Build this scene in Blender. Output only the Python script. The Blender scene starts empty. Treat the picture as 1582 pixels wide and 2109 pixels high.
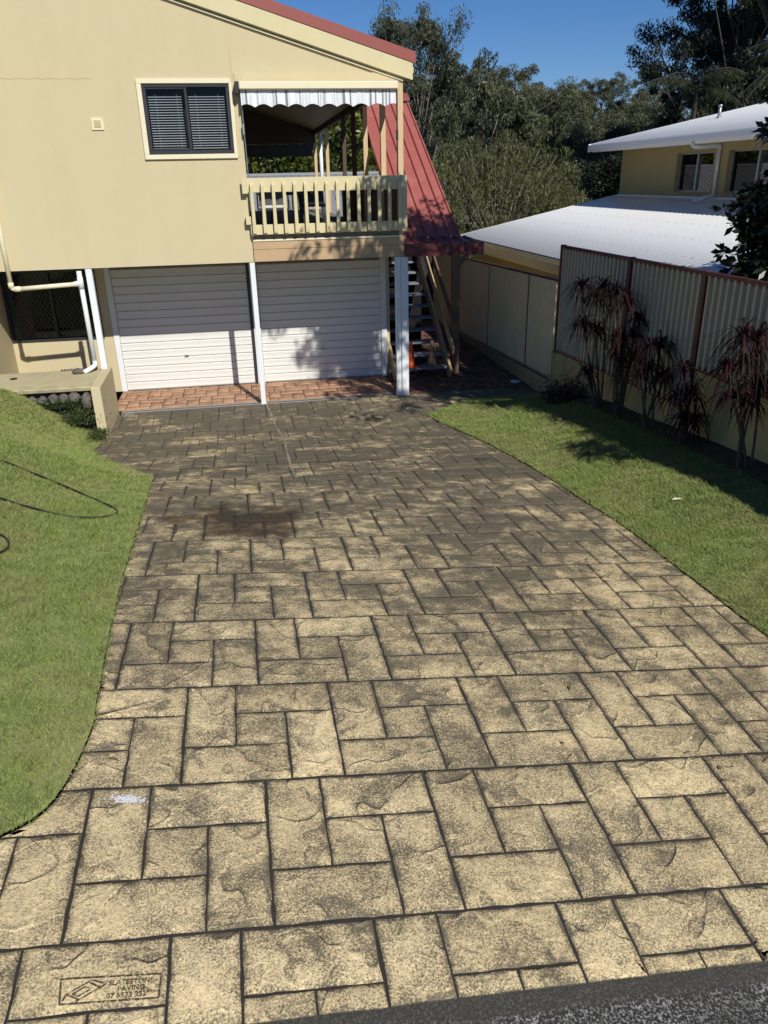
import bpy, math, random
import numpy as np
from mathutils import Vector, Matrix

C = bpy.context.scene.collection
RAD = math.radians
rnd = random.Random(7)
sc = bpy.context.scene

# ------------------------------------------------------------------ camera
YAW, PITCH, ROLL, FPX = .1678, .4087, -.0219, 1584.
fw = Vector((math.sin(YAW)*math.cos(PITCH), math.cos(YAW)*math.cos(PITCH), -math.sin(PITCH)))
rt0 = Vector((math.cos(YAW), -math.sin(YAW), 0)); up0 = rt0.cross(fw)
rt = rt0*math.cos(ROLL)+up0*math.sin(ROLL); up = rt.cross(fw)
cd = bpy.data.cameras.new('camera'); cam = bpy.data.objects.new('camera', cd); C.objects.link(cam)
cam.matrix_world = Matrix.Translation((0, 0, 3.55)) @ Matrix((rt, up, -fw)).transposed().to_4x4()
cd.sensor_fit = 'VERTICAL'; cd.sensor_height = 36; cd.lens = FPX/2109*36
cd.clip_start = .05; cd.clip_end = 2000
sc.camera = cam

# ------------------------------------------------------------------ sky, sun, exposure
SUN = Vector((.30, -1, .84)).normalized()      # towards the sun
w = bpy.data.worlds.new("World"); sc.world = w; w.use_nodes = True
nt = w.node_tree; nt.nodes.clear()
sky = nt.nodes.new('ShaderNodeTexSky'); sky.sky_type = 'NISHITA'; sky.sun_disc = False
sky.sun_elevation = math.asin(SUN.z); sky.sun_rotation = math.atan2(SUN.x, SUN.y)
sky.altitude = 100; sky.air_density = .9; sky.dust_density = 0; sky.ozone_density = 5
bg = nt.nodes.new('ShaderNodeBackground'); bg.inputs[1].default_value = .062
wo = nt.nodes.new('ShaderNodeOutputWorld')
hs = nt.nodes.new('ShaderNodeHueSaturation'); hs.inputs['Saturation'].default_value = 1.2
nt.links.new(sky.outputs[0], hs.inputs['Color'])
tn_ = nt.nodes.new('ShaderNodeMix'); tn_.data_type = 'RGBA'; tn_.blend_type = 'MULTIPLY'; tn_.inputs[0].default_value = 1; tn_.inputs[7].default_value = (1.0, 1.02, 1.18, 1)
nt.links.new(hs.outputs[0], tn_.inputs[6]); nt.links.new(tn_.outputs[2], bg.inputs[0]); nt.links.new(bg.outputs[0], wo.inputs[0])
sl = bpy.data.lights.new('sun', 'SUN'); sl.energy = 4.15; sl.angle = RAD(.53); sl.color = (1, .97, .90)
so = bpy.data.objects.new('sun', sl); C.objects.link(so); so.rotation_euler = (-SUN).to_track_quat('-Z', 'Y').to_euler()
so.location = (10, -30, 30)
sc.view_settings.view_transform = 'Standard'; sc.view_settings.look = 'None'
sc.view_settings.exposure = .1; sc.view_settings.gamma = 1
sc.render.engine = 'CYCLES'

# ------------------------------------------------------------------ materials
def N(t, kind, **kw):
    n = t.nodes.new(kind)
    for k, v in kw.items():
        if k == 'inp':
            for a, b in v.items(): n.inputs[a].default_value = b
        else: setattr(n, k, v)
    return n
def newmat(name):
    m = bpy.data.materials.new(name); m.use_nodes = True
    return m, m.node_tree, m.node_tree.nodes['Principled BSDF']
def c4(c): return (c[0], c[1], c[2], 1)
def noise(t, co, scale, detail=3, rough=.55, dist=0):
    n = N(t, 'ShaderNodeTexNoise', inp={'Scale': scale, 'Detail': detail, 'Roughness': rough, 'Distortion': dist})
    t.links.new(co, n.inputs['Vector']); return n.outputs['Fac']
def ramp(t, f, stops):
    r = N(t, 'ShaderNodeValToRGB'); e = r.color_ramp.elements
    while len(e) < len(stops): e.new(.5)
    for el, (p, c) in zip(e, stops):
        el.position = p; el.color = c4(c) if isinstance(c, tuple) else (c, c, c, 1)
    t.links.new(f, r.inputs[0]); return r.outputs[0]
def mixc(t, a, b, f, mode='MIX'):
    n = N(t, 'ShaderNodeMix', data_type='RGBA', blend_type=mode)
    for sock, v in ((n.inputs[0], f), (n.inputs[6], a), (n.inputs[7], b)):
        if hasattr(v, 'links'): t.links.new(v, sock)
        elif isinstance(v, tuple): sock.default_value = c4(v)
        else: sock.default_value = v
    return n.outputs[2]
def math_(t, op, a, b=0.):
    n = N(t, 'ShaderNodeMath', operation=op)
    for s, v in zip(n.inputs, (a, b)):
        if hasattr(v, 'links'): t.links.new(v, s)
        else: s.default_value = v
    return n.outputs[0]
def coords(t, scale=None):
    c = N(t, 'ShaderNodeTexCoord').outputs['Object']
    if scale:
        m = N(t, 'ShaderNodeMapping', inp={'Scale': scale}); t.links.new(c, m.inputs[0]); return m.outputs[0]
    return c
def bump(t, p, h, strength=.4, dist=.004):
    b = N(t, 'ShaderNodeBump', inp={'Strength': strength, 'Distance': dist})
    t.links.new(h, b.inputs['Height']); t.links.new(b.outputs[0], p.inputs['Normal'])
def plain(name, col, rough=.6, var=.12, vscale=3., bscale=60., bstr=.15, metal=0., dirt=None, grain=None, spec=.4):
    m, t, p = newmat(name); co = coords(t, grain)
    f = noise(t, co, vscale, 5)
    c = mixc(t, tuple(x*(1-var) for x in col), tuple(min(1, x*(1+var)) for x in col), f)
    if dirt:
        g = noise(t, coords(t), dirt[1], 6, .65)
        c = mixc(t, c, dirt[0], ramp(t, g, [(dirt[2], 0.), (min(1, dirt[2]+.2), dirt[3])]))
    t.links.new(c, p.inputs['Base Color'])
    p.inputs['Roughness'].default_value = rough; p.inputs['Metallic'].default_value = metal
    p.inputs['Specular IOR Level'].default_value = spec
    bump(t, p, noise(t, co, bscale, 4), bstr, .003)
    return m
def render_mat():
    m, t, p = newmat('rendered_wall_paint'); co = coords(t)
    st = coords(t, (1.3, 1.3, .25))
    c = mixc(t, (.595, .50, .305), (.62, .53, .33), noise(t, co, .9, 5, .6))
    c = mixc(t, c, (.55, .465, .28), ramp(t, noise(t, st, 2.2, 6, .65), [(.5, 0.), (.85, .55)]))
    c = mixc(t, c, (.65, .57, .36), ramp(t, noise(t, co, 5, 4), [(.55, 0.), (.8, .35)]))
    t.links.new(c, p.inputs['Base Color']); p.inputs['Roughness'].default_value = .8
    p.inputs['Specular IOR Level'].default_value = .2
    h = math_(t, 'ADD', math_(t, 'MULTIPLY', noise(t, co, 1.6, 4), 3.), math_(t, 'MULTIPLY', noise(t, co, 60, 4), .25))
    bump(t, p, h, .35, .006)
    return m
def paver_mat(name, light, mid, grime, base_amt, y0, y1, far_amt, speck=120.):
    m, t, p = newmat(name); co = coords(t)
    sp = noise(t, co, speck, 3, .7)
    sp2 = noise(t, co, speck*.35, 4, .7)
    c = mixc(t, mid, light, ramp(t, sp2, [(.35, 0.), (.6, 1.)]))
    at = N(t, 'ShaderNodeAttribute', attribute_name='tint').outputs['Fac']
    c = mixc(t, c, mixc(t, (.75, .72, .68), (1.1, 1.08, 1.05), at), .6, 'MULTIPLY')
    # chips and crescents of broken slate, different on every slab: a noise field cut at two levels, with shading painted in on one side of each cut
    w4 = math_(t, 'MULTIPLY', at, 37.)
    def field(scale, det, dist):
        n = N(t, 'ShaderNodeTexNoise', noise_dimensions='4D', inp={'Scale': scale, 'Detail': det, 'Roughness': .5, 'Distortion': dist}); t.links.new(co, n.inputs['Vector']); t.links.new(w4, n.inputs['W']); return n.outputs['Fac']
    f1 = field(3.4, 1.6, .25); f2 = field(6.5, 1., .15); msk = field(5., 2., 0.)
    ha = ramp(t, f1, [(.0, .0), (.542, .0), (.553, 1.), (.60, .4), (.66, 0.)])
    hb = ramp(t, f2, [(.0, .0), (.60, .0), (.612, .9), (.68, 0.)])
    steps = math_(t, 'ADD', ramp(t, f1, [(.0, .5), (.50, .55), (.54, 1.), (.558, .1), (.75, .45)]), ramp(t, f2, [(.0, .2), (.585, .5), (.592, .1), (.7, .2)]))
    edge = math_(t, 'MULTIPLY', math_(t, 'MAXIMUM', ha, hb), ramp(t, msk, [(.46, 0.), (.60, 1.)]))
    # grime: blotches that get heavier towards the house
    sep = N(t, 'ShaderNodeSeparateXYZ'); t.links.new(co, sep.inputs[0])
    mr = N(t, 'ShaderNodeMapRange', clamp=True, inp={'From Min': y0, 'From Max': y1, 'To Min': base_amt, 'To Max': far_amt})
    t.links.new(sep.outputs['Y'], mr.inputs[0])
    big = noise(t, coords(t, (.55, 1.15, 1)), 1.5, 6, .65, .5)
    med = noise(t, co, 7, 5, .65)
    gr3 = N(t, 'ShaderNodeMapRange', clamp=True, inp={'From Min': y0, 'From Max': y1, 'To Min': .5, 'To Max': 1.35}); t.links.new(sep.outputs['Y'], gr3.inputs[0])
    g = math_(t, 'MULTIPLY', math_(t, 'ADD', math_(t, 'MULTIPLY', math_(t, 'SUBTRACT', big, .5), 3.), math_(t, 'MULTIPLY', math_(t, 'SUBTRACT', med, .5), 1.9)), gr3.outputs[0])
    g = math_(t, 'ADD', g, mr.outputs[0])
    g = math_(t, 'ADD', g, math_(t, 'MULTIPLY', edge, .60))  # painted relief shading of the chips, blended in through the grime colour
    ed = N(t, 'ShaderNodeAttribute', attribute_name='edge').outputs['Fac']
    g = math_(t, 'ADD', g, math_(t, 'MULTIPLY', math_(t, 'MULTIPLY', ed, ramp(t, noise(t, co, 9, 4), [(.3, .2), (.7, 1.3)])), .62))
    g = math_(t, 'ADD', g, math_(t, 'MULTIPLY', math_(t, 'SUBTRACT', noise(t, co, 3.3, 2, .5, 1.2), .5), 1.2))
    spk = math_(t, 'ADD', g, math_(t, 'MULTIPLY', math_(t, 'SUBTRACT', sp, .5), 3.9))
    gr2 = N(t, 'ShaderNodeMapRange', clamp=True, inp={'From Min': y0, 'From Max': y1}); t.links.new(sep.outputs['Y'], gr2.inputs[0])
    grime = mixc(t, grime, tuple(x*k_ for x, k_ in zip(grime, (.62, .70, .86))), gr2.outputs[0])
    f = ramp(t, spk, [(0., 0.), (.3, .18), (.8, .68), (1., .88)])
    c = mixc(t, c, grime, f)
    t.links.new(c, p.inputs['Base Color']); p.inputs['Roughness'].default_value = .75
    p.inputs['Specular IOR Level'].default_value = .25
    h = math_(t, 'ADD', math_(t, 'MULTIPLY', steps, .55), math_(t, 'MULTIPLY', noise(t, co, 14, 5, .65), .9))
    h = math_(t, 'ADD', h, math_(t, 'MULTIPLY', sp2, .25))
    bump(t, p, h, .8, .016)
    return m, t, p, c
def glass_mat(name, tint=(.9, .95, .95), rough=.02, reflect=1.45):
    m = bpy.data.materials.new(name); m.use_nodes = True; t = m.node_tree; t.nodes.clear()
    fr = N(t, 'ShaderNodeFresnel', inp={'IOR': reflect}); tr = N(t, 'ShaderNodeBsdfTransparent'); tr.inputs[0].default_value = c4(tint)
    gl = N(t, 'ShaderNodeBsdfGlossy', inp={'Roughness': rough}); mx = N(t, 'ShaderNodeMixShader'); o = N(t, 'ShaderNodeOutputMaterial')
    t.links.new(fr.outputs[0], mx.inputs[0]); t.links.new(tr.outputs[0], mx.inputs[1]); t.links.new(gl.outputs[0], mx.inputs[2]); t.links.new(mx.outputs[0], o.inputs[0])
    return m
def leaf_mat(name, dark, light, rough=.5, transl=.25, spec=.4):
    m, t, p = newmat(name)
    at = N(t, 'ShaderNodeAttribute', attribute_name='tint').outputs['Fac']
    c = mixc(t, dark, light, at)
    oi = N(t, 'ShaderNodeObjectInfo').outputs['Random']
    c = mixc(t, c, mixc(t, (.7, .75, .8), (1.25, 1.15, .95), oi), .8, 'MULTIPLY')
    t.links.new(c, p.inputs['Base Color']); p.inputs['Roughness'].default_value = rough; p.inputs['Specular IOR Level'].default_value = spec
    o = t.nodes['Material Output']; tl = N(t, 'ShaderNodeBsdfTranslucent'); t.links.new(c, tl.inputs[0])
    mx = N(t, 'ShaderNodeMixShader', inp={0: transl}); t.links.new(p.outputs[0], mx.inputs[1]); t.links.new(tl.outputs[0], mx.inputs[2]); t.links.new(mx.outputs[0], o.inputs[0])
    return m

M = {}
M['wall'] = render_mat()
M['cream'] = plain('cream_paint', (.66, .57, .33), .55, .06, 4, 80, .1, dirt=((.35, .29, .17), 7, .62, .5))
M['cream_light'] = plain('pale_cream_paint', (.80, .72, .50), .5, .04, 4, 80, .1)
M['tan'] = plain('tan_timber_paint', (.52, .36, .20), .55, .12, 2, 90, .2, grain=(1, 1, 12), dirt=((.22, .15, .09), 5, .6, .5))
M['tanlight'] = plain('light_tan_timber_paint', (.62, .45, .26), .55, .1, 3, 90, .2)
M['white'] = plain('white_paint', (.78, .80, .80), .45, .03, 3, 80, .08, dirt=((.45, .43, .38), 4, .62, .35))
M['door'] = plain('white_door_enamel', (.76, .75, .70), .4, .03, 2, 50, .08, dirt=((.5, .46, .38), 3, .6, .3))
M['dark'] = plain('dark_undercroft_board', (.03, .026, .022), .8, .2)
M['ceil'] = plain('varnished_ceiling_board', (.30, .22, .14), .55, .2, 5, 60, .2, grain=(8, 1, 1))
M['brown'] = plain('dark_brown_board', (.09, .06, .04), .7, .2, 6, 60, .2, grain=(6, 6, 1))
M['postbrown'] = plain('brown_painted_post', (.17, .11, .065), .6, .2, 4, 60, .2, dirt=((.3, .22, .14), 9, .6, .5))
M['greybrd'] = plain('weathered_grey_board', (.22, .20, .17), .85, .4, 6, 60, .5, grain=(1, 1, 14))
M['red'] = plain('red_roof_sheet', (.38, .115, .095), .42, .08, 1.5, 60, .05, dirt=((.46, .2, .17), 2.2, .5, .5))
M['redtrim'] = plain('red_roof_trim', (.30, .085, .07), .45, .1, 3, 60, .05)
M['darkred'] = plain('maroon_gutter_enamel', (.11, .026, .026), .4, .1, 3, 60, .05)
M['charcoal'] = plain('charcoal_aluminium', (.05, .05, .052), .4, .1, 5, 60, .05, metal=.3)
M['blind'] = plain('pale_blind_slat', (.42, .42, .44), .5, .05)
M['black'] = plain('black_void', (.006, .006, .006), .9, .1)
M['glass'] = glass_mat('window_glass', (.93, .95, .96), .01, 1.25)
M['glassmirror'] = glass_mat('reflecting_window_glass', (.8, .85, .85), .02, 2.6)
M['glassdark'] = glass_mat('tinted_glass', (.25, .3, .33), .01, 1.5)
M['metal'] = plain('galvanised_metal', (.45, .45, .44), .4, .15, 8, 60, .1, metal=.8)
M['grate'] = plain('grey_plastic_grate', (.30, .29, .27), .6, .15)
M['cone'] = plain('orange_cone_plastic', (.75, .11, .02), .5, .1, 6)
M['conedirty'] = plain('faded_dirty_cone_plastic', (.30, .14, .07), .6, .35, 9, dirt=((.16, .14, .1), 8, .4, .8))
M['tread'] = plain('blue_grey_tread_paint', (.20, .21, .25), .6, .1, 5)
M['hose'] = plain('black_rubber_hose', (.012, .012, .013), .45, .1)
M['rock'] = plain('dark_garden_rock', (.13, .115, .10), .85, .4, 9, 30, .9)
M['sheet_bounce'] = plain('bounce_lit_steel_sheet', (.80, .66, .40), .5, .07, 2, 60, .05)  # same product as the tall fence, with bounced light put into its colour
M['canvas_shaded'] = plain('shaded_awning_canvas', (.06, .06, .065), .8, .3, 20, grain=(3, 1, .1))  # awning canvas copy with the balcony shade put into its colour
M['sheet_cream'] = plain('cream_steel_sheet', (.46, .42, .31), .45, .07, 2, 60, .05, dirt=((.30, .27, .2), 3, .55, .5))
M['maroon'] = plain('maroon_fence_enamel', (.10, .028, .022), .45, .12, 4)
M['masonry'] = plain('yellow_masonry_paint', (.36, .31, .16), .8, .14, 1.6, 50, .3, dirt=((.12, .11, .07), 2.4, .5, .7))
M['nwall'] = plain('ochre_wall_paint', (.42, .32, .13), .7, .06, 2, 50, .2)
M['nroof'] = plain('white_steel_roof', (.92, .91, .88), .4, .03, 1.5, 40, .04)
M['nfascia'] = plain('ivory_fascia', (.70, .66, .52), .5, .05)
M['tileroof'] = plain('grey_tile_roof', (.26, .26, .27), .8, .2, 5)
M['curtain'] = plain('white_curtain', (.62, .64, .64), .8, .1, 8, grain=(1, 12, 1))
M['cushion'] = plain('grey_white_cushion', (.6, .58, .56), .8, .1)
M['bark'] = plain('pale_gum_bark', (.20, .175, .145), .85, .35, 5, 20, .6)
M['barkdark'] = plain('dark_bark', (.06, .05, .04), .9, .3, 6, 20, .6)
M['white_splat'] = plain('white_paint_spill', (.72, .72, .74), .6, .1, 30)
M['cord_stem'] = plain('grey_cane_stem', (.075, .06, .05), .8, .3, 20)
M['concrete'] = plain('old_cream_concrete', (.50, .43, .26), .85, .2, 2.5, 40, .4, dirt=((.2, .16, .1), 2.5, .55, .8))
M['soil'] = plain('garden_soil', (.045, .035, .022), .95, .3, 9, 30, .8)
M['joint'] = plain('pale_joint_mortar', (.34, .29, .19), .9, .3, 20, dirt=((.05, .045, .035), 14, .45, .9))
M['grout'] = plain('mouldy_groove', (.035, .030, .024), .95, .4, 15, 60, .8)
M['stamp'] = plain('engraved_dirt', (.07, .058, .038), .95, .3, 60)
t = M['stamp'].node_tree; p = t.nodes['Principled BSDF']; t.links.new(ramp(t, noise(t, coords(t), 90, 4, .7), [(.40, .15), (.52, 1.)]), p.inputs['Alpha'])

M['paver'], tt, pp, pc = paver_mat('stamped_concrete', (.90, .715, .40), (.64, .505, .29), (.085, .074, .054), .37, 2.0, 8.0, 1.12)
# wet patch beside the left edge of the drive
sx = N(tt, 'ShaderNodeMapping', inp={'Location': (.25, -8.9, 0), 'Scale': (1.05, 1.34, 0)}); tt.links.new(coords(tt), sx.inputs[0])
wn = N(tt, 'ShaderNodeTexNoise', inp={'Scale': 2.6, 'Detail': 6, 'Distortion': .8}); tt.links.new(coords(tt), wn.inputs['Vector'])
vm = N(tt, 'ShaderNodeVectorMath', operation='LENGTH'); tt.links.new(sx.outputs[0], vm.inputs[0])
wf = ramp(tt, math_(tt, 'MULTIPLY', math_(tt, 'ADD', vm.outputs['Value'], math_(tt, 'MULTIPLY', wn.outputs['Fac'], 2.6)), .37), [(.0, 1.), (.60, .85), (.80, 0.)])
pc2 = mixc(tt, pc, mixc(tt, pc, (.33, .27, .24), 1., 'MULTIPLY'), wf)
tt.links.new(pc2, pp.inputs['Base Color'])
M['terra'] = paver_mat('terracotta_stamped_concrete', (.60, .35, .22), (.52, .29, .18), (.14, .09, .06), .05, 13, 20, .12, 60.)[0]
M['darkpath'] = paver_mat('dark_reddish_path', (.30, .15, .10), (.18, .10, .07), (.03, .025, .02), .35, 13, 20, .4, 60.)[0]

m, t, p = newmat('asphalt_road'); co = coords(t)
c = mixc(t, (.030, .029, .027), (.42, .40, .36), ramp(t, noise(t, co, 85, 3, .75), [(.50, 0.), (.60, 1.)]))
c = mixc(t, c, (.05, .045, .035), ramp(t, noise(t, co, 3, 5), [(.4, .0), (.7, .6)]))
sy = N(t, 'ShaderNodeSeparateXYZ'); t.links.new(co, sy.inputs[0])
lip = N(t, 'ShaderNodeMapRange', clamp=True, inp={'From Min': 1.775, 'From Max': 1.81}); t.links.new(math_(t, 'ADD', math_(t, 'SUBTRACT', sy.outputs['Y'], math_(t, 'MULTIPLY', sy.outputs['X'], .023)), math_(t, 'MULTIPLY', noise(t, co, 12, 4), .05)), lip.inputs[0])
c = mixc(t, c, mixc(t, (.035, .033, .028), (.075, .068, .05), noise(t, co, 60, 4)), math_(t, 'MULTIPLY', lip.outputs[0], .85))
t.links.new(c, p.inputs['Base Color']); p.inputs['Roughness'].default_value = .85; bump(t, p, noise(t, co, 120, 4, .7), .9, .01); M['asphalt'] = m

m, t, p = newmat('lawn_thatch'); co = coords(t)
c = mixc(t, (.26, .30, .09), (.52, .50, .22), noise(t, co, 30, 5, .7))
t.links.new(c, p.inputs['Base Color']); p.inputs['Roughness'].default_value = .9; bump(t, p, noise(t, co, 150, 4, .7), .8, .02); M['thatch'] = m
m, t, p = newmat('hill_ground'); co = coords(t)
c = mixc(t, (.018, .024, .010), (.05, .052, .024), noise(t, co, .8, 8, .7))
t.links.new(c, p.inputs['Base Color']); p.inputs['Roughness'].default_value = .95; bump(t, p, noise(t, co, 2, 6, .7), 1., .5); M['ground'] = m

m, t, p = newmat('grass_blade'); co = coords(t)
at = N(t, 'ShaderNodeAttribute', attribute_name='tint').outputs['Fac']
c = mixc(t, (.085, .145, .018), (.58, .70, .21), at)
dry = ramp(t, noise(t, co, 1.6, 6, .68), [(.45, 0.), (.64, .75)])
c = mixc(t, c, mixc(t, (.20, .21, .06), (.66, .62, .27), at), dry)
c = mixc(t, c, (.46, .40, .21), ramp(t, at, [(.9, 0.), (.93, .8)]))
ge = N(t, 'ShaderNodeNewGeometry'); va = N(t, 'ShaderNodeVectorMath', operation='ADD', inp={1: (0, 0, 3.2)}); t.links.new(ge.outputs['Normal'], va.inputs[0])
vn = N(t, 'ShaderNodeVectorMath', operation='NORMALIZE'); t.links.new(va.outputs[0], vn.inputs[0]); t.links.new(vn.outputs[0], p.inputs['Normal'])
t.links.new(c, p.inputs['Base Color']); p.inputs['Roughness'].default_value = .6; p.inputs['Specular IOR Level'].default_value = .25
o = t.nodes['Material Output']; tl = N(t, 'ShaderNodeBsdfTranslucent'); t.links.new(c, tl.inputs[0])
mx = N(t, 'ShaderNodeMixShader', inp={0: .2}); t.links.new(p.outputs[0], mx.inputs[1]); t.links.new(tl.outputs[0], mx.inputs[2]); t.links.new(mx.outputs[0], o.inputs[0]); M['grass'] = m

m, t, p = newmat('striped_awning_canvas'); co = coords(t, (1, 0, 0))
st = noise(t, co, 13, 2, .8); st2 = noise(t, co, 9, 1)
c = mixc(t, (.70, .72, .73), (.22, .23, .25), ramp(t, st, [(.5, 0.), (.54, 1.)]))
c = mixc(t, c, (.80, .81, .82), ramp(t, st2, [(.48, 0.), (.52, .8)]))
t.links.new(c, p.inputs['Base Color']); p.inputs['Roughness'].default_value = .8; M['canvas'] = m

m = bpy.data.materials.new('security_mesh_screen'); m.use_nodes = True; M['screen'] = m
m.node_tree.nodes['Principled BSDF'].inputs['Base Color'].default_value = (.10, .09, .08, 1)
m.node_tree.nodes['Principled BSDF'].inputs['Roughness'].default_value = .5

M['gum'] = leaf_mat('gum_leaf', (.034, .044, .020), (.19, .20, .115), .45)
M['gumdark'] = leaf_mat('dark_gum_leaf', (.014, .020, .012), (.075, .085, .052), .45)
M['weep'] = leaf_mat('weeping_leaf', (.034, .046, .018), (.17, .18, .075), .5)
M['bright'] = leaf_mat('yellow_green_leaf', (.022, .036, .010), (.22, .25, .05), .4)
M['conif'] = leaf_mat('dark_conifer_leaf', (.008, .014, .008), (.03, .042, .022), .5)
M['palm'] = leaf_mat('palm_leaf', (.012, .02, .01), (.085, .10, .05), .35)
M['umbr'] = leaf_mat('glossy_dark_leaf', (.006, .012, .008), (.022, .034, .02), .3, .1)
M['cord'] = leaf_mat('maroon_strap_leaf', (.011, .006, .007), (.05, .009, .015), .6, .1, .12)
M['weed'] = leaf_mat('weed_leaf', (.03, .05, .012), (.10, .13, .04), .5)

# ------------------------------------------------------------------ object helpers
def obj(name, me, mat=None, parent=None, label=None, cat=None, group=None, kind=None, mw=None):
    if isinstance(me, MB): me = me.mesh(name)
    if mat is not None and not me.materials: me.materials.append(mat)
    o = bpy.data.objects.new(name, me); C.objects.link(o)
    if parent: o.parent = parent
    tag(o, label, cat, group, kind)
    return o
def tag(o, label=None, cat=None, group=None, kind=None):
    for k, v in (('label', label), ('category', cat), ('group', group), ('kind', kind)):
        if v: o[k] = v
def empty(name, label, cat, loc=(0, 0, 0), group=None):
    # the thing's origin; its parts keep world coordinates through a parent inverse
    o = bpy.data.objects.new(name, None); C.objects.link(o); o.location = loc; o.empty_display_size = .2
    tag(o, label, cat, group); return o
class MB:
    def __init__(s): s.v = []; s.f = []; s.t = []
    def add(s, vs, fs):
        n = len(s.v); s.v += [tuple(v) for v in vs]; s.f += [tuple(n+i for i in f) for f in fs]
    def box(s, x0, x1, y0, y1, z0, z1, c=.004):
        x0, x1 = sorted((x0, x1)); y0, y1 = sorted((y0, y1)); z0, z1 = sorted((z0, z1))
        c = min(c, (x1-x0)*.3, (y1-y0)*.3, (z1-z0)*.3)
        s.hexa([(x0, y0, z0), (x1, y0, z0), (x1, y1, z0), (x0, y1, z0), (x0, y0, z1), (x1, y0, z1), (x1, y1, z1), (x0, y1, z1)], c)
    def hexa(s, P, c=.004):
        # chamfered box from 8 corners (bottom ring then top ring)
        P = [Vector(p) for p in P]; nb = {0: (1, 3, 4), 1: (0, 2, 5), 2: (3, 1, 6), 3: (2, 0, 7), 4: (5, 7, 0), 5: (4, 6, 1), 6: (7, 5, 2), 7: (6, 4, 3)}
        if c <= 0:
            s.add(P, [(0, 3, 2, 1), (4, 5, 6, 7), (0, 1, 5, 4), (1, 2, 6, 5), (2, 3, 7, 6), (3, 0, 4, 7)]); return
        vs = []; idx = {}
        for i in range(8):
            d = [(P[j]-P[i]).normalized()*c for j in nb[i]]
            for k in range(3):       # vertex lying on the face opposite to axis k (offset along the two others)
                a, b = [d[q] for q in range(3) if q != k]
                idx[(i, k)] = len(vs); vs.append(P[i]+a+b)
        F = [((0, 3, 2, 1), 2), ((4, 5, 6, 7), 2), ((0, 1, 5, 4), 1), ((1, 2, 6, 5), 0), ((2, 3, 7, 6), 1), ((3, 0, 4, 7), 0)]
        fs = [tuple(idx[(i, k)] for i in q) for q, k in F]
        ax = lambda i, j: nb[i].index(j)
        E_ = [(0, 1), (2, 3), (4, 5), (6, 7), (0, 3), (1, 2), (4, 7), (5, 6), (0, 4), (1, 5), (2, 6), (3, 7)]
        for i, j in E_:
            k = ax(i, j); a, b = [q for q in range(3) if q != k]
            fs.append((idx[(i, a)], idx[(j, a)], idx[(j, b)], idx[(i, b)]))
        for i in range(8): fs.append((idx[(i, 0)], idx[(i, 1)], idx[(i, 2)]))
        s.add(vs, fs)
    def beam(s, a, b, wd, ht, upv=(0, 0, 1), c=.004):
        a = Vector(a); b = Vector(b); d = (b-a).normalized(); u = Vector(upv); sd = d.cross(u).normalized()*wd/2; u2 = sd.cross(d).normalized()*ht/2
        P = [a-sd-u2, a+sd-u2, b+sd-u2, b-sd-u2, a-sd+u2, a+sd+u2, b+sd+u2, b-sd+u2]
        s.hexa(P, c)
    def tube(s, pts, r, n=10, cap=True):
        pts = [Vector(p) for p in pts]; rs = r if isinstance(r, (list, tuple)) else [r]*len(pts)
        vs = []; ref = None
        for i, p in enumerate(pts):
            d = (pts[min(i+1, len(pts)-1)]-pts[max(i-1, 0)]).normalized()
            if ref is None: ref = d.orthogonal().normalized()
            ref = (ref-d*ref.dot(d)).normalized(); b = d.cross(ref)
            for k in range(n):
                a = 2*math.pi*k/n; vs.append(p+(ref*math.cos(a)+b*math.sin(a))*rs[i])
        fs = []
        for i in range(len(pts)-1):
            for k in range(n):
                k2 = (k+1) % n; fs.append((i*n+k, i*n+k2, (i+1)*n+k2, (i+1)*n+k))
        if cap: fs += [tuple(range(n))[::-1], tuple(range((len(pts)-1)*n, len(pts)*n))]
        s.add(vs, fs)
    def lathe(s, c, prof, n=20):
        vs = []; 
        for r, z in prof:
            for k in range(n): a = 2*math.pi*k/n; vs.append((c[0]+r*math.cos(a), c[1]+r*math.sin(a), c[2]+z))
        fs = [(i*n+k, i*n+(k+1) % n, (i+1)*n+(k+1) % n, (i+1)*n+k) for i in range(len(prof)-1) for k in range(n)]
        fs += [tuple(range(n))[::-1], tuple(range((len(prof)-1)*n, len(prof)*n))]
        s.add(vs, fs)
    def mesh(s, name):
        me = bpy.data.meshes.new(name); me.from_pydata(s.v, [], s.f); me.update()
        if getattr(s, 'e', None) and len(s.e) == len(s.v):
            a = me.attributes.new('edge', 'FLOAT', 'POINT'); a.data.foreach_set('value', s.e)
        if s.t and len(s.t) == len(s.v):
            a = me.attributes.new('tint', 'FLOAT', 'POINT'); a.data.foreach_set('value', s.t)
        return me
def smooth(o):
    o.data.polygons.foreach_set('use_smooth', [True]*len(o.data.polygons)); return o
def boxo(name, b, mat, parent=None, c=.004, **kw):
    m = MB(); m.box(*b, c); return obj(name, m, mat, parent, **kw)
def grid_sheet(name, xs, ys, zf, mat, **kw):
    nx, ny = len(xs), len(ys); X_, Y_ = np.meshgrid(xs, ys); Z_ = zf(X_, Y_)
    v = np.stack([X_.ravel(), Y_.ravel(), Z_.ravel()], 1)
    f = [(j*nx+i, j*nx+i+1, (j+1)*nx+i+1, (j+1)*nx+i) for j in range(ny-1) for i in range(nx-1)]
    me = bpy.data.meshes.new(name); me.from_pydata(v.tolist(), [], f); o = obj(name, me, mat, **kw); smooth(o); return o
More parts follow.
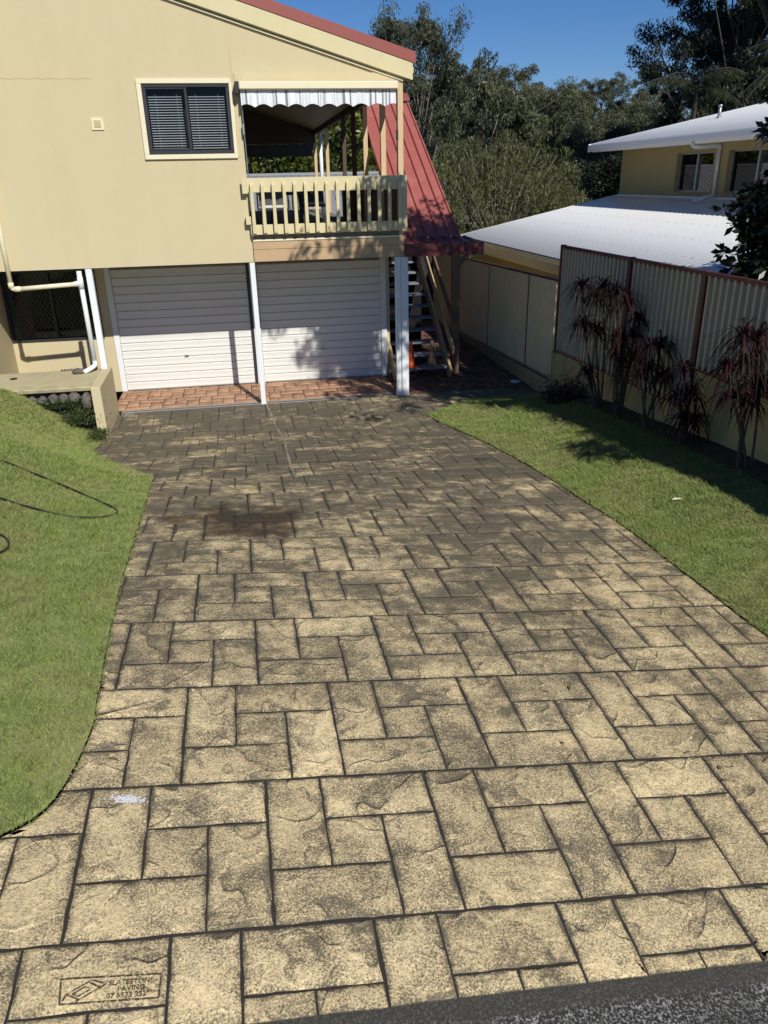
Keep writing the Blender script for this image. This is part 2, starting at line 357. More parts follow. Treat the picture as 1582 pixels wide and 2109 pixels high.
def np_mesh(name, co, tris=3, tint=None, per=3):
    """fast mesh of separate n-gons; co (n*per,3)"""
    n = len(co)//per; me = bpy.data.meshes.new(name)
    me.vertices.add(len(co)); me.vertices.foreach_set('co', co.astype(np.float32).ravel())
    me.loops.add(len(co)); me.loops.foreach_set('vertex_index', np.arange(len(co), dtype=np.int32))
    me.polygons.add(n); me.polygons.foreach_set('loop_start', np.arange(0, len(co), per, dtype=np.int32))
    me.update(calc_edges=True)
    if tint is not None:
        a = me.attributes.new('tint', 'FLOAT', 'POINT'); a.data.foreach_set('value', np.repeat(tint, per).astype(np.float32))
    return me

# ------------------------------------------------------------------ terrain functions
MOD = .785613
H = [-3.85950, -.161, .2329, .0109, -.0336, .001]
def sm(t): t = np.clip(t, 0, 1); return t*t*(3-2*t)
def S(x, y):
    x = np.clip(x, -4, 4.6)/MOD; yy = np.maximum(y, 1.2)/MOD
    z = 3.55+MOD*(H[0]+H[1]*x+H[2]*yy+H[3]*x*yy+H[4]*yy*yy+H[5]*yy**3)
    return z*(1-sm((y-10.5)/2.5))
LE = [(-1.6, 2.45), (-1.23, 2.7), (-1.05, 2.9), (-.97, 3.37), (-.99, 3.76), (-1.07, 5.19), (-1.15, 7.15), (-1.25, 8.66), (-1.79, 9.65), (-2.33, 10.8), (-2.30, 11.9), (-2.22, 13.2)]
RE = [(3.6, 2.8), (3.45, 4.12), (3.41, 4.55), (3.38, 5.43), (3.38, 6.26), (3.32, 7.03), (3.27, 8.49), (3.10, 10.09), (2.76, 11.87)]
def dens(P, k=6):
    out = []
    for i in range(len(P)-1):
        p0, p1, p2, p3 = P[max(i-1, 0)], P[i], P[i+1], P[min(i+2, len(P)-1)]
        for q in range(k):
            t_ = q/k; out.append(tuple(.5*(2*b+(c-a)*t_+(2*a-5*b+4*c-d)*t_*t_+(3*b-a-3*c+d)*t_**3) for a, b, c, d in zip(p0, p1, p2, p3)))
    return out+[P[-1]]
LE = dens(LE[:8], 6)+LE[8:]; RE = dens(RE, 4)
def xl(y): return np.interp(y, [p[1] for p in LE], [p[0] for p in LE])
def xr(y): return np.interp(y, [p[1] for p in RE], [p[0] for p in RE])
def lawn_left(x, y):
    e = xl(y); s0 = S(e, y); zt = np.interp(y, [2.3, 4, 6, 8.7, 10, 12.1, 13], [1.04, 1.05, 1.05, .95, .87, .79, .79])
    d = np.maximum(e-x, 0)
    return s0+.012+sm(d/1.6)*(zt-s0)+.012*np.sin(3*x+2*y)*np.minimum(d, .5)
def fenceline(y): return np.interp(y, [4, 6.5, 8.2, 9.9, 11.8, 12.4, 13.3], [.86, .80, .65, .52, .22, .08, .0])
def lawn_right(x, y):
    e = xr(y); s0 = S(e, y); t_ = np.clip((x-e)/(5.0-e), 0, 1)
    return s0+.012+(.5*t_+.5*sm(t_))*(fenceline(y)-s0)+.01*np.sin(3*x+2.3*y)*np.minimum(t_*3, 1)
def hill(x, y):
    r = np.hypot(x*.6, y)
    z = -.6-3.2*sm((y-22)/14)+10.2*sm((r-48)/85)+3.5*sm((x-25)/60)*sm((y-25)/40)
    z = z+sm((y-45)/20)*(1.2*np.sin(x*.09+1)+1.0*np.sin(x*.05+y*.07))
    return z

xs = np.concatenate([np.linspace(-400, -60, 12), np.linspace(-55, 80, 55), np.linspace(90, 420, 14)])
ys = np.concatenate([np.linspace(-200, 0, 8), np.linspace(4, 160, 60), np.linspace(175, 900, 16)])
grid_sheet('ground', xs, ys, lambda x, y: np.where(y < 5, -.9, hill(x, y)), M['ground'], kind='structure')

# road: one sheet that follows the driveway's cross fall
xs = np.linspace(-14, 14, 57); ys = np.concatenate([np.linspace(-9, 1.4, 14), np.linspace(1.5, 1.86, 7)])
road = grid_sheet('road', xs, ys, lambda x, y: S(x, 1.835+.023*x)-.022-.03*sm((1.86-y)/.12)-.02*np.maximum(np.abs(x)-4, 0)*np.sign(x), M['asphalt'], kind='structure')
for v in road.data.vertices: v.co.y += -.012+.023*v.co.x

# ------------------------------------------------------------------ paving
def clip_rect(poly, u0, u1, v0, v1):
    for ax, lim, sgn in ((0, u0, 1), (0, u1, -1), (1, v0, 1), (1, v1, -1)):
        out = []
        for i in range(len(poly)):
            a, b = poly[i-1], poly[i]; da = (a[ax]-lim)*sgn; db = (b[ax]-lim)*sgn
            if (da >= 0) != (db >= 0):
                t_ = da/(da-db); out.append((a[0]+(b[0]-a[0])*t_, a[1]+(b[1]-a[1])*t_))
            if db >= 0: out.append(b)
        poly = out
        if len(poly) < 3: return []
    return poly
PIN = [(0, 1/3, 1/3, 1), (1/3, 1, 2/3, 1), (1/3, 2/3, 1/3, 2/3), (2/3, 1, 0, 2/3), (0, 2/3, 0, 1/3)]
def area(p): return abs(sum(p[i-1][0]*p[i][1]-p[i][0]*p[i-1][1] for i in range(len(p))))/2
def paving(poly, mod, x0, y0, az, zf, gap, rng, hgt=.007, minarea=.004):
    ca, sa = math.cos(az), math.sin(az)
    uv = [(((x-x0)*ca+(y-y0)*sa)/mod, (-(x-x0)*sa+(y-y0)*ca)/mod) for x, y in poly]
    us = [p[0] for p in uv]; vs = [p[1] for p in uv]; tiles = []
    for j in range(math.floor(min(vs))-1, math.ceil(max(vs))+1):
        off = .5*(j & 1)
        for i in range(math.floor(min(us))-2, math.ceil(max(us))+2):
            for (a, b, c_, d) in PIN:
                ga = gap[1]/mod; gm = gap[0]/mod
                r = (i+off+a+(gm if a == 0 else ga), i+off+b-(gm if b == 1 else ga), j+c_+(gm if c_ == 0 else ga), j+d-(gm if d == 1 else ga))
                q = clip_rect(uv, *r)
                if len(q) >= 3:
                    w_ = [(x0+(u*ca-v*sa)*mod, y0+(u*sa+v*ca)*mod) for u, v in q]
                    if area(w_) > minarea: tiles.append(w_)
    out = []
    for w_ in tiles:
        if sum(w_[i-1][0]*w_[i][1]-w_[i][0]*w_[i-1][1] for i in range(len(w_))) < 0: w_ = w_[::-1]
        cx = sum(p[0] for p in w_)/len(w_); cy = sum(p[1] for p in w_)/len(w_); dist = math.hypot(cx, cy)
        step = .06 if dist < 5 else .11 if dist < 8 else .3
        pts = []
        for i in range(len(w_)):
            a, b = w_[i-1], w_[i]; L = math.hypot(b[0]-a[0], b[1]-a[1])
            if L < 1e-4: continue
            n = max(1, int(L/step)); nx, ny = (b[1]-a[1])/L, -(b[0]-a[0])/L
            for k in range(n):
                t_ = k/n; jt = 0 if k == 0 else rng.uniform(-.004, .0035)
                pts.append((a[0]+(b[0]-a[0])*t_+nx*jt, a[1]+(b[1]-a[1])*t_+ny*jt))
        n = len(pts)
        if n < 3: continue
        per_ = sum(math.dist(w_[i-1], w_[i]) for i in range(len(w_))); thin = 2*area(w_)/per_
        if thin < .005: continue
        rings = 3 if dist < 9 and thin > .016 else 2
        inner = []; core = []
        for i in range(n):
            a, b, c_ = pts[i-1], pts[i], pts[(i+1) % n]
            d1 = Vector((b[0]-a[0], b[1]-a[1])); d2 = Vector((c_[0]-b[0], c_[1]-b[1]))
            nn = Vector((-d1.y, d1.x)).normalized()+Vector((-d2.y, d2.x)).normalized()
            nu = Vector((0, 0)) if nn.length < 1e-4 else nn.normalized()
            nn = nu*min(.2*thin, .004+rng.uniform(0, .004)); inner.append((b[0]+nn.x, b[1]+nn.y))
            q_ = min(.03, .33*thin)*rng.uniform(.6, 1.2); core.append((b[0]+nu.x*q_, b[1]+nu.y*q_))
        dh = rng.uniform(-.0015, .0015); tx, ty = rng.uniform(-.004, .004), rng.uniform(-.004, .004)
        V = [(x, y, float(zf(x, y))-hgt) for x, y in pts]+[(x, y, float(zf(x, y))+dh+(x-cx)*tx+(y-cy)*ty) for x, y in inner]
        V += [(x, y, float(zf(x, y))+dh+.0012+(x-cx)*tx+(y-cy)*ty) for x, y in core] if rings == 3 else []
        V = [(x, y, z-(.0016 if n <= i < 2*n else 0)) for i, (x, y, z) in enumerate(V)]
        F = [(i, (i+1) % n, n+(i+1) % n, n+i) for i in range(n)]
        if rings == 3: F += [(n+i, n+(i+1) % n, 2*n+(i+1) % n, 2*n+i) for i in range(n)]+[tuple(range(2*n, 3*n))]
        else: F += [tuple(range(n, 2*n))]
        out.append((V, F, area(w_)/max(dist, 1)**3, rng.random(), (w_, n)))
    out.sort(key=lambda q: -q[2])
    return out
def edges(V, wn):
    n = wn[1]; return [1.]*n+[.8]*n+[0.]*(len(V)-2*n) if len(V) > 2*n else [1.]*n+[.25]*n
def lay(tiles, mat, parent, name, limit=300):
    for V, F, _, tint, _w in tiles[:limit]:
        b = MB(); b.add(V, F); b.t = [tint]*len(V); b.e = edges(V, _w); smooth(obj(name, b, mat, parent))
    if len(tiles) > limit:
        b = MB()
        b.e = []
        for V, F, _, tint, _w in tiles[limit:]: b.add(V, F); b.t += [tint]*len(V); b.e += edges(V, _w)
        obj('distant_'+name+'s', b, mat, parent, kind='stuff')
def Sf(x, y): return S(np.float64(x), np.float64(y))
rj = random.Random(3)
drive_poly = [(-4.2, 1.74), (-4.2, 2.2), (-2.2, 2.3)]+LE+[(5.0, 13.2), (5.0, 12.46), (3.6, 12.39)]+RE[::-1]+[(4.2, 2.15), (5.2, 2.0)]+[(5.2-k*.09, 1.835+.023*(5.2-k*.09)+rj.uniform(-.0025, .0025)) for k in range(104)]
def sheet_poly(name, poly, zf, dz, mat, cell=.25, **kw):
    """flat-sided sheet over a polygon, clipped cell by cell"""
    b = MB(); x0 = min(p[0] for p in poly); x1 = max(p[0] for p in poly); y0 = min(p[1] for p in poly); y1 = max(p[1] for p in poly)
    for i in range(int((x1-x0)/cell)+1):
        for j in range(int((y1-y0)/cell)+1):
            q = clip_rect(poly, x0+i*cell, x0+(i+1)*cell, y0+j*cell, y0+(j+1)*cell)
            if len(q) >= 3 and area(q) > 1e-6:
                if sum(q[k-1][0]*q[k][1]-q[k][0]*q[k-1][1] for k in range(len(q))) < 0: q = q[::-1]
                b.add([(x, y, float(zf(x, y))+dz) for x, y in q], [tuple(range(len(q)))])
    return obj(name, b, mat, **kw)
drv = sheet_poly('driveway', drive_poly, Sf, -.0055, M['grout'], kind='structure')
rg = random.Random(11)
tiles = paving(drive_poly, MOD, -1.1309*MOD, 2.7763*MOD, .0102, Sf, (.0052, .0036), rg)
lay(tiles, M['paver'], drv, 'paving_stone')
zero = lambda x, y: 0.
apron_poly = [(-2.40, 13.36), (2.58, 13.36), (2.58, 14.74), (-2.40, 14.74)]
apn = sheet_poly('garage_apron', apron_poly, zero, -.006, M['grout'], .5, kind='structure')
lay(paving(apron_poly, .62, -2.2, 13.4, .0, zero, (.005, .004), rg, .008), M['terra'], apn, 'terracotta_paver', 300)
path_poly = [(2.60, 13.2), (5.02, 13.2), (5.02, 21), (2.60, 21)]
pth = sheet_poly('side_path', path_poly, zero, -.006, M['grout'], 1., kind='structure')
lay(paving(path_poly, .62, 2.6, 13.3, .0, zero, (.005, .004), rg, .008), M['darkpath'], pth, 'path_paver', 300)

# control joints
def strip(name, pts, wd, zf, dz, mat, parent):
    b = MB(); P = []
    for k in range(len(pts)-1):
        a, c_ = pts[k], pts[k+1]; n = max(1, int(math.dist(a, c_)/.12))
        for q in range(n): P.append((a[0]+(c_[0]-a[0])*q/n, a[1]+(c_[1]-a[1])*q/n))
    P.append(pts[-1]); V = []
    for i, q in enumerate(P):
        a = P[max(i-1, 0)]; c_ = P[min(i+1, len(P)-1)]; L = math.dist(a, c_); nx, ny = -(c_[1]-a[1])/L, (c_[0]-a[0])/L
        ww = wd*(.35+.3*rg.random()); jx = rg.uniform(-.004, .004)
        V += [(q[0]+nx*ww+jx, q[1]+ny*ww, zf(q[0]+nx*ww, q[1]+ny*ww)+dz), (q[0]-nx*ww+jx, q[1]-ny*ww, zf(q[0]-nx*ww, q[1]-ny*ww)+dz)]
    b.add(V, [(2*i, 2*i+1, 2*i+3, 2*i+2) for i in range(len(P)-1)])
    return obj(name, b, mat, parent)
strip('control_joint', [(.2, 13.2), (.38, 10.9), (.37, 8.9), (.40, 8.3)], .035, Sf, .006, M['joint'], drv)
strip('control_joint', [(-2.25, 12.05), (-.5, 11.85), (2.0, 11.6), (2.7, 11.55)], .03, Sf, .006, M['joint'], drv)
# stamped maker's plate in the concrete, lower left
def on_drive(x, y, dz=.0035): return (x, y, float(Sf(x, y))+dz)
b = MB()
def tline(a, c_, wd=.0035):
    a = Vector(on_drive(*a)); c_ = Vector(on_drive(*c_)); d = (c_-a).normalized(); s_ = Vector((-d.y, d.x, 0))*wd
    b.add([a-s_, c_-s_, c_+s_, a+s_], [(0, 1, 2, 3)])
FR = [(-.852, 1.952), (-.522, 1.945), (-.518, 2.032), (-.862, 2.043)]
for i in range(4): tline(FR[i-1], FR[i])
obj('stamp_frame', b, M['stamp'], drv)
b = MB()
for q in ([(-.835, 1.985), (-.755, 2.030), (-.705, 2.012), (-.79, 1.963)], [(-.815, 1.985), (-.775, 2.008), (-.755, 1.998), (-.797, 1.974)]):
    for i in range(4): tline(q[i-1], q[i], .0028)
tline((-.835, 1.985), (-.845, 1.962)); tline((-.79, 1.963), (-.80, 1.957)); tline((-.76, 2.02), (-.72, 1.998))
obj('stamp_emblem', b, M['stamp'], drv)
def text_mesh(body, size, ex=0, bold=.0):
    cu = bpy.data.curves.new('txt', 'FONT'); cu.body = body; cu.size = size; cu.extrude = ex; cu.offset = bold; cu.space_character = 1.05
    o = bpy.data.objects.new('txt', cu); C.objects.link(o); dg = bpy.context.evaluated_depsgraph_get()
    me = bpy.data.meshes.new_from_object(o.evaluated_get(dg)); C.objects.unlink(o); bpy.data.objects.remove(o); return me
for k, (s_, x, y) in enumerate((('SLATESTONE', -.698, 2.004), ('PAVING', -.665, 1.981), ('07 5522 2529', -.70, 1.958))):
    me = text_mesh(s_, .0255, 0, .0009); me.materials.clear()
    for v in me.vertices:
        px, py = x+v.co.x, y+v.co.y-.012*v.co.x; v.co = on_drive(px, py, .004)
    obj('stamp_lettering', me, M['stamp'], drv)
# dried spill of white paint
b = MB(); cell = 0
for k in range(230):
    u = rg.gauss(0, 1); cx, cy = -.735+.038*u, 2.885-.006*u+.012*rg.gauss(0, 1); r = rg.uniform(.0015, .0075)
    b.add([on_drive(cx+r*rg.uniform(.7, 1.2)*math.cos(a*1.05), cy+r*.7*math.sin(a*1.05), .0045+k*6e-6) for a in range(6)], [tuple(range(6))])
obj('paint_spill', b, M['white_splat'], label='splash of dried white paint on a paver near the left edge', cat='paint stain')

# ------------------------------------------------------------------ lawns
left_poly = [(-9, 2.25), (-2.2, 2.3)]+LE[:-1]+[(-2.32, 12.02), (-2.6, 12.16), (-9, 12.16)]
right_poly = [(5.1, 2.2), (4.2, 2.2)]+RE+[(3.6, 12.39), (5.1, 12.44)]
lf = lambda x, y: float(lawn_left(np.float64(x), np.float64(y))); rf = lambda x, y: float(lawn_right(np.float64(x), np.float64(y)))
sheet_poly('left_lawn', left_poly, lf, 0, M['thatch'], .25, kind='structure')
sheet_poly('right_lawn', right_poly, rf, 0, M['thatch'], .25, kind='structure')
def inside(poly, x, y):
    r = np.zeros(len(x), bool); n = len(poly)
    for i in range(n):
        (x1, y1), (x2, y2) = poly[i-1], poly[i]
        if y1 == y2: continue
        c_ = ((y1 > y) != (y2 > y)) & (x < (x2-x1)*(y-y1)/(y2-y1)+x1); r ^= c_
    return r
def grass(name, poly, zf, density, region, seed, label):
    g = np.random.default_rng(seed); x0, x1, y0, y1 = region
    n = int((x1-x0)*(y1-y0)*density); x = g.uniform(x0, x1, n); y = y0+(y1-y0)*g.random(n)
    keep = g.random(n) < np.clip(6.5/np.maximum(np.hypot(x, y), 1), .6, 1); x, y = x[keep], y[keep]
    x += g.normal(0, .006, len(x)); k = inside(poly, x+g.normal(0, .012, len(x)), y+g.normal(0, .01, len(x))); x, y = x[k], y[k]; n = len(x)
    z = zf(x, y)-.004
    clump = .6+.8*(.5+.5*np.sin(x*9+3*np.sin(y*7))*np.sin(y*11+2*np.sin(x*6)))
    h = g.uniform(.016, .042, n)*clump; wd = g.uniform(.0013, .0026, n)*np.clip(np.hypot(x, y)/5, .9, 2.)
    a = g.uniform(0, 2*np.pi, n); lean = g.normal(0, .8, (n, 2))*h[:, None]*1.1
    dx, dy = np.cos(a)*wd, np.sin(a)*wd
    A = np.stack([x-dx, y-dy, z], 1); B = np.stack([x+dx, y+dy, z], 1); T = np.stack([x+lean[:, 0], y+lean[:, 1], z+h], 1)
    co = np.stack([A, B, T], 1).reshape(-1, 3)
    me = np_mesh(name, co, tint=g.random(n)); o = obj(name, me, M['grass'], kind='stuff', label=label, cat='grass'); return o
grass('grass', left_poly, lawn_left, 24000, (-5.4, -.9, 2.2, 12.2), 1, 'short green lawn grass left of the driveway')
grass('grass', right_poly, lawn_right, 24000, (2.7, 5.1, 2.2, 12.4), 2, 'short green lawn grass between driveway and fence')
# dead leaf lying on the right lawn
b = MB(); cx, cy = 3.98, 6.35; z0 = rf(cx, cy)+.03
b.add([(cx-.06, cy-.01, z0), (cx-.02, cy+.022, z0+.012), (cx+.05, cy+.014, z0+.006), (cx+.065, cy-.006, z0), (cx+.02, cy-.026, z0+.01), (cx-.03, cy-.02, z0+.008)], [(0, 5, 4, 3, 2, 1)])
obj('fallen_leaf', b, M['cream_light'], label='pale dead leaf lying on the right lawn', cat='leaf')
# ------------------------------------------------------------------ hose
def spline(P, n=10):
    P = [Vector(p) for p in P]; out = []
    for i in range(len(P)-1):
        p0, p1, p2, p3 = P[max(i-1, 0)], P[i], P[i+1], P[min(i+2, len(P)-1)]
        for k in range(n):
            t_ = k/n; out.append(.5*((2*p1)+(p2-p0)*t_+(2*p0-5*p1+4*p2-p3)*t_*t_+(3*p1-p0-3*p2+p3)*t_**3))
    out.append(P[-1]); return out
def hose(pts, label):
    P = [(x, y, lf(x, y)+.022) for x, y in pts]; b = MB(); b.tube(spline(P, 8), .0095, 8)
    smooth(obj('garden_hose', b, M['hose'], label=label, cat='hose', group='black garden hose on the left lawn'))
hose([(-3.9, 8.6), (-2.75, 8.05), (-2.2, 7.72), (-1.75, 7.45), (-1.42, 7.12), (-1.36, 6.9), (-1.50, 6.72), (-1.75, 6.66), (-2.05, 6.74), (-2.5, 6.95), (-3.3, 7.3)], 'black hose making a long loop across the left lawn')
hose([(-2.9, 6.35), (-2.4, 6.25), (-2.08, 6.02), (-1.98, 5.82), (-2.03, 5.66), (-2.2, 5.55), (-2.6, 5.5)], 'short curve of black hose at the left edge of the lawn')

# ------------------------------------------------------------------ HOUSE
house = empty('house', 'two storey cream house with red roof, balcony and double garage', 'house')
YF = 13.15
def roofz(x): return 5.275+.30*(2.82-x)
XL = -7.0
# upper wall with gable top; built around the window and the balcony opening
WX0, WX1, WZ0, WZ1 = -1.22, .035, 3.95, 4.89
b = MB()
def wallpiece(x0, x1, z0, z1, top=None):
    zt0, zt1 = (top(x0), top(x1)) if top else (z1, z1)
    b.add([(x0, YF, z0), (x1, YF, z0), (x1, YF, zt1), (x0, YF, zt0), (x0, YF+.16, z0), (x1, YF+.16, z0), (x1, YF+.16, zt1), (x0, YF+.16, zt0)],
          [(0, 1, 2, 3), (5, 4, 7, 6), (1, 5, 6, 2), (4, 0, 3, 7), (3, 2, 6, 7), (4, 5, 1, 0)])
wt = lambda x: roofz(x)-.37
wallpiece(XL, WX0, 2.36, 0, wt); wallpiece(WX0, WX1, 2.36, WZ0); wallpiece(WX0, WX1, WZ1, 0, wt); wallpiece(WX1, .19, 2.36, 0, wt)
wallpiece(.19, 2.66, 5.03, 0, wt)
obj('wall', b, M['wall'], house)
boxo('lintel_board', (.12, 2.67, YF-.018, YF+.14, 4.905, 5.028), M['wall'], house)
# other walls of the upper storey (left end, back, balcony side)
b = MB()
b.box(XL, XL+.15, YF+.161, 27, 2.36, 6.0, 0); b.box(XL+.15, .19, 26.85, 27, 2.36, 5.9, 0); b.box(.04, .19, YF+.161, 26.85, 2.68, 5.75, 0)
obj('side_wall', b, M['cream'], house)
boxo('upper_floor', (XL, 2.66, YF+.05, 27, 2.37, 2.55), M['greybrd'], house, 0)
# roof
b = MB(); X0, X1 = XL-.4, 2.84
def slab(bb, x0, x1, y0, y1, d0, d1):
    bb.hexa([(x0, y0, roofz(x0)-d1), (x1, y0, roofz(x1)-d1), (x1, y1, roofz(x1)-d1), (x0, y1, roofz(x0)-d1), (x0, y0, roofz(x0)-d0), (x1, y0, roofz(x1)-d0), (x1, y1, roofz(x1)-d0), (x0, y1, roofz(x0)-d0)], 0.003)
slab(b, X0, X1, 13.096, 27.6, 0, .03)
rf_ = obj('roof', b, M['red'], house)
b = MB(); slab(b, X0, X1+.01, 13.06, 13.095, -.03, .125); obj('barge_capping', b, M['redtrim'], house)
b = MB(); slab(b, X0, X1-.035, 13.07, 13.10, .13, .36); obj('barge_board', b, M['cream'], house)
b = MB(); slab(b, X0, 2.66, 13.101, YF-.002, .355, .37); obj('soffit', b, M['cream'], house)
b = MB(); slab(b, X0, 2.66, YF-.035, YF-.004, .385, .412); obj('soffit_bead', b, M['cream_light'], house)
b = MB(); slab(b, X0, 2.66, YF-.016, YF-.003, .416, .430); obj('soffit_bead', b, M['tanlight'], house)
b = MB(); b.box(2.71, 2.83, 13.12, 27.6, 5.02, 5.22); obj('eave_gutter', b, M['cream'], house)
# faint render crack and patch edge
b = MB()
for k in range(26): x = -3.4+k*.058; b.box(x, x+.056, YF-.0028, YF, 4.955+.006*math.sin(k*1.7), 4.959+.006*math.sin(k*1.7), 0)
obj('render_crack', b, M['tan'], house, kind='stuff')
boxo('render_patch', (.09, .125, YF-.005, YF, 3.9, 5.3), M['wall'], house, .002)
# window
win = empty('window', None, None); win.parent = house
b = MB()
b.box(-1.29, .065, YF-.03, YF, 4.89, 4.95); b.box(-1.29, .085, YF-.035, YF, 3.885, 3.95); b.box(-1.29, -1.22, YF-.03, YF, 3.951, 4.889); b.box(.035, .085, YF-.03, YF, 3.951, 4.889)
obj('window_trim', b, M['cream_light'], win)
b = MB()
b.box(-1.218, .033, YF-.012, YF+.06, 4.845, 4.888); b.box(-1.218, .033, YF-.012, YF+.06, 3.952, 4.005); b.box(-1.218, -1.165, YF-.012, YF+.06, 4.006, 4.844); b.box(-.015, .033, YF-.012, YF+.06, 4.006, 4.844); b.box(-.62, -.585, YF-.008, YF+.05, 4.006, 4.844)
b.box(-1.164, -.621, YF, YF+.03, 4.82, 4.843); b.box(-1.164, -.621, YF, YF+.03, 4.007, 4.035)
obj('window_frame', b, M['charcoal'], win)
for x0, x1 in ((-1.165, -.62), (-.585, -.015)):
    boxo('pane', (x0, x1, YF+.028, YF+.032, 4.006, 4.844), M['glass'], win, 0)
    b = MB(); n = 21
    for k in range(n):
        z = 4.03+k*.0345; ex = x1-(.05 if x1 < -.5 else .03)
        b.hexa([(x0+.012, YF+.085, z), (ex, YF+.085, z+.001), (ex, YF+.108, z+.010), (x0+.012, YF+.108, z+.010), (x0+.012, YF+.085, z+.002), (ex, YF+.085, z+.003), (ex, YF+.108, z+.012), (x0+.012, YF+.108, z+.012)], 0)
    for cx in (x0+.12, x1-.12): b.box(cx, cx+.003, YF+.08, YF+.083, 4.03, 4.76, 0)
    obj('blind', b, M['blind'], win)
boxo('room_backing', (-1.3, .03, YF+.30, YF+.32, 3.8, 5.0), M['black'], win, 0)
# vent
v = boxo('wall_vent', (-1.99, -1.82, YF-.018, YF, 4.29, 4.45), M['cream_light'], house)
b = MB()
for k in range(7): z = 4.325+k*.0145; b.hexa([(-1.955, YF-.022, z), (-1.855, YF-.022, z), (-1.855, YF-.018, z+.004), (-1.955, YF-.018, z+.004), (-1.955, YF-.026, z+.003), (-1.855, YF-.026, z+.003), (-1.855, YF-.018, z+.009), (-1.955, YF-.018, z+.009)], 0)
obj('vent_louvre', b, M['cream'], v)
# front beams under the balcony
boxo('beam', (.20, 2.66, YF-.01, YF+.12, 2.362, 2.548), M['tan'], house)
boxo('beam', (.20, 2.66, YF-.016, YF+.12, 2.551, 2.668), M['tan'], house)
boxo('beam_capping', (.20, 2.62, YF-.03, YF+.05, 2.671, 2.70), M['cream_light'], house)
boxo('grey_board', (.22, 2.6, YF+.02, YF+.05, 2.703, 2.80), M['greybrd'], house)
# deck boards
dk = boxo('deck', (.19, 2.66, YF+.14, 27, 2.56, 2.66), M['greybrd'], house, 0)
for k in range(17): boxo('deck_board', (.195+k*.145, .195+k*.145+.138, YF+.14, 27, 2.662, 2.685), M['greybrd'], dk, .003)
# balcony ceiling, end gable, top plate
b = MB()
cz = lambda x: 4.99+.30*(2.6-x)
for k in range(17):
    x0 = .19+k*.142; x1 = x0+.138
    b.hexa([(x0, YF+.2, cz(x0)), (x1, YF+.2, cz(x1)), (x1, 27, cz(x1)), (x0, 27, cz(x0)), (x0, YF+.2, cz(x0)+.02), (x1, YF+.2, cz(x1)+.02), (x1, 27, cz(x1)+.02), (x0, 27, cz(x0)+.02)], 0)
obj('balcony_ceiling', b, M['ceil'], house)
b = MB(); b.add([(.19, 26.9, 4.62), (2.6, 26.9, 4.62), (2.6, 26.9, 5.0), (.19, 26.9, 5.7), (.19, 27, 4.62), (2.6, 27, 4.62), (2.6, 27, 5.0), (.19, 27, 5.7)], [(0, 1, 2, 3), (7, 6, 5, 4), (0, 4, 5, 1), (1, 5, 6, 2), (2, 6, 7, 3), (3, 7, 4, 0)])
obj('end_gable', b, M['brown'], house)
boxo('top_plate', (2.56, 2.66, YF+.16, 27, 4.86, 5.0), M['brown'], house)
b = MB(); b.box(.22, 2.5, 26.82, 26.85, 4.25, 4.6, 0); obj('far_awning', b, M['canvas_shaded'], house)
# posts of the balcony side
boxo('balcony_post', (2.575, 2.665, YF-.005, YF+.09, 2.703, 4.90), M['tanlight'], house)
for y, s_ in ((14.6, .09), (16.6, .06), (18.2, .09), (19.85, .09), (23.5, .10), (26.9, .10)):
    boxo('balcony_post', (2.56, 2.65, y, y+s_, 2.69, 4.86), M['brown' if y in (18.2, 19.85) else 'tanlight'], house)
b = MB(); b.tube([(2.62, 25.4, 2.69), (2.62, 25.4, 4.86)], .055, 12); smooth(obj('balcony_pipe', b, M['white'], house))
# inner rail and panels
b = MB(); b.box(2.54, 2.60, YF+.2, 27, 3.50, 3.60); obj('side_rail', b, M['cream'], house)
for y in np.arange(YF+.2, 20.5, .29): boxo('side_panel_board', (2.60, 2.625, float(y), float(y)+.275, 2.70, 3.45), M['brown'], house)
b = MB(); b.box(.19, 2.6, 26.9, 26.95, 3.45, 3.55)
for k in range(17): b.box(.22+k*.14, .27+k*.14, 26.9, 26.94, 2.7, 3.449)
obj('far_railing', b, M['cream'], house)
# front railing
rail = empty('balcony_railing', None, None); rail.parent = house
boxo('top_rail', (.145, 2.60, 13.06, 13.10, 3.395, 3.60), M['cream'], rail)
boxo('bottom_rail', (.185, 2.60, 13.06, 13.10, 2.775, 2.925), M['cream'], rail)
boxo('end_board', (2.602, 2.70, 13.05, 13.10, 2.76, 3.605), M['cream'], rail)
boxo('corner_bracket', (.10, .185, 13.04, 13.058, 3.38, 3.60), M['cream'], rail)
boxo('corner_bracket', (.12, .20, 13.04, 13.13, 2.93, 3.05), M['cream'], rail)
for k in range(15):
    x = .215+k*.1665; b = MB()
    z0, z1 = 2.80+rnd.uniform(-.006, .006), 3.545+rnd.uniform(-.005, .005); y0, y1 = 12.995, 13.058; w_ = .055
    b.hexa([(x, y0, z0), (x+w_, y0, z0), (x+w_, y1, z0-.03), (x, y1, z0-.03), (x+.004, y0, z1-.04), (x+w_-.004, y0, z1-.04), (x+w_-.004, y1, z1), (x+.004, y1, z1)], .004)
    obj('baluster', b, M['cream'], rail)
b = MB()
for (x, z) in ((2.62, 3.55), (2.62, 3.43), (2.62, 2.87), (.165, 3.54), (2.66, 2.82)): b.lathe((x, 13.045, z), [(.006, 0), (.006, .008)], 8)
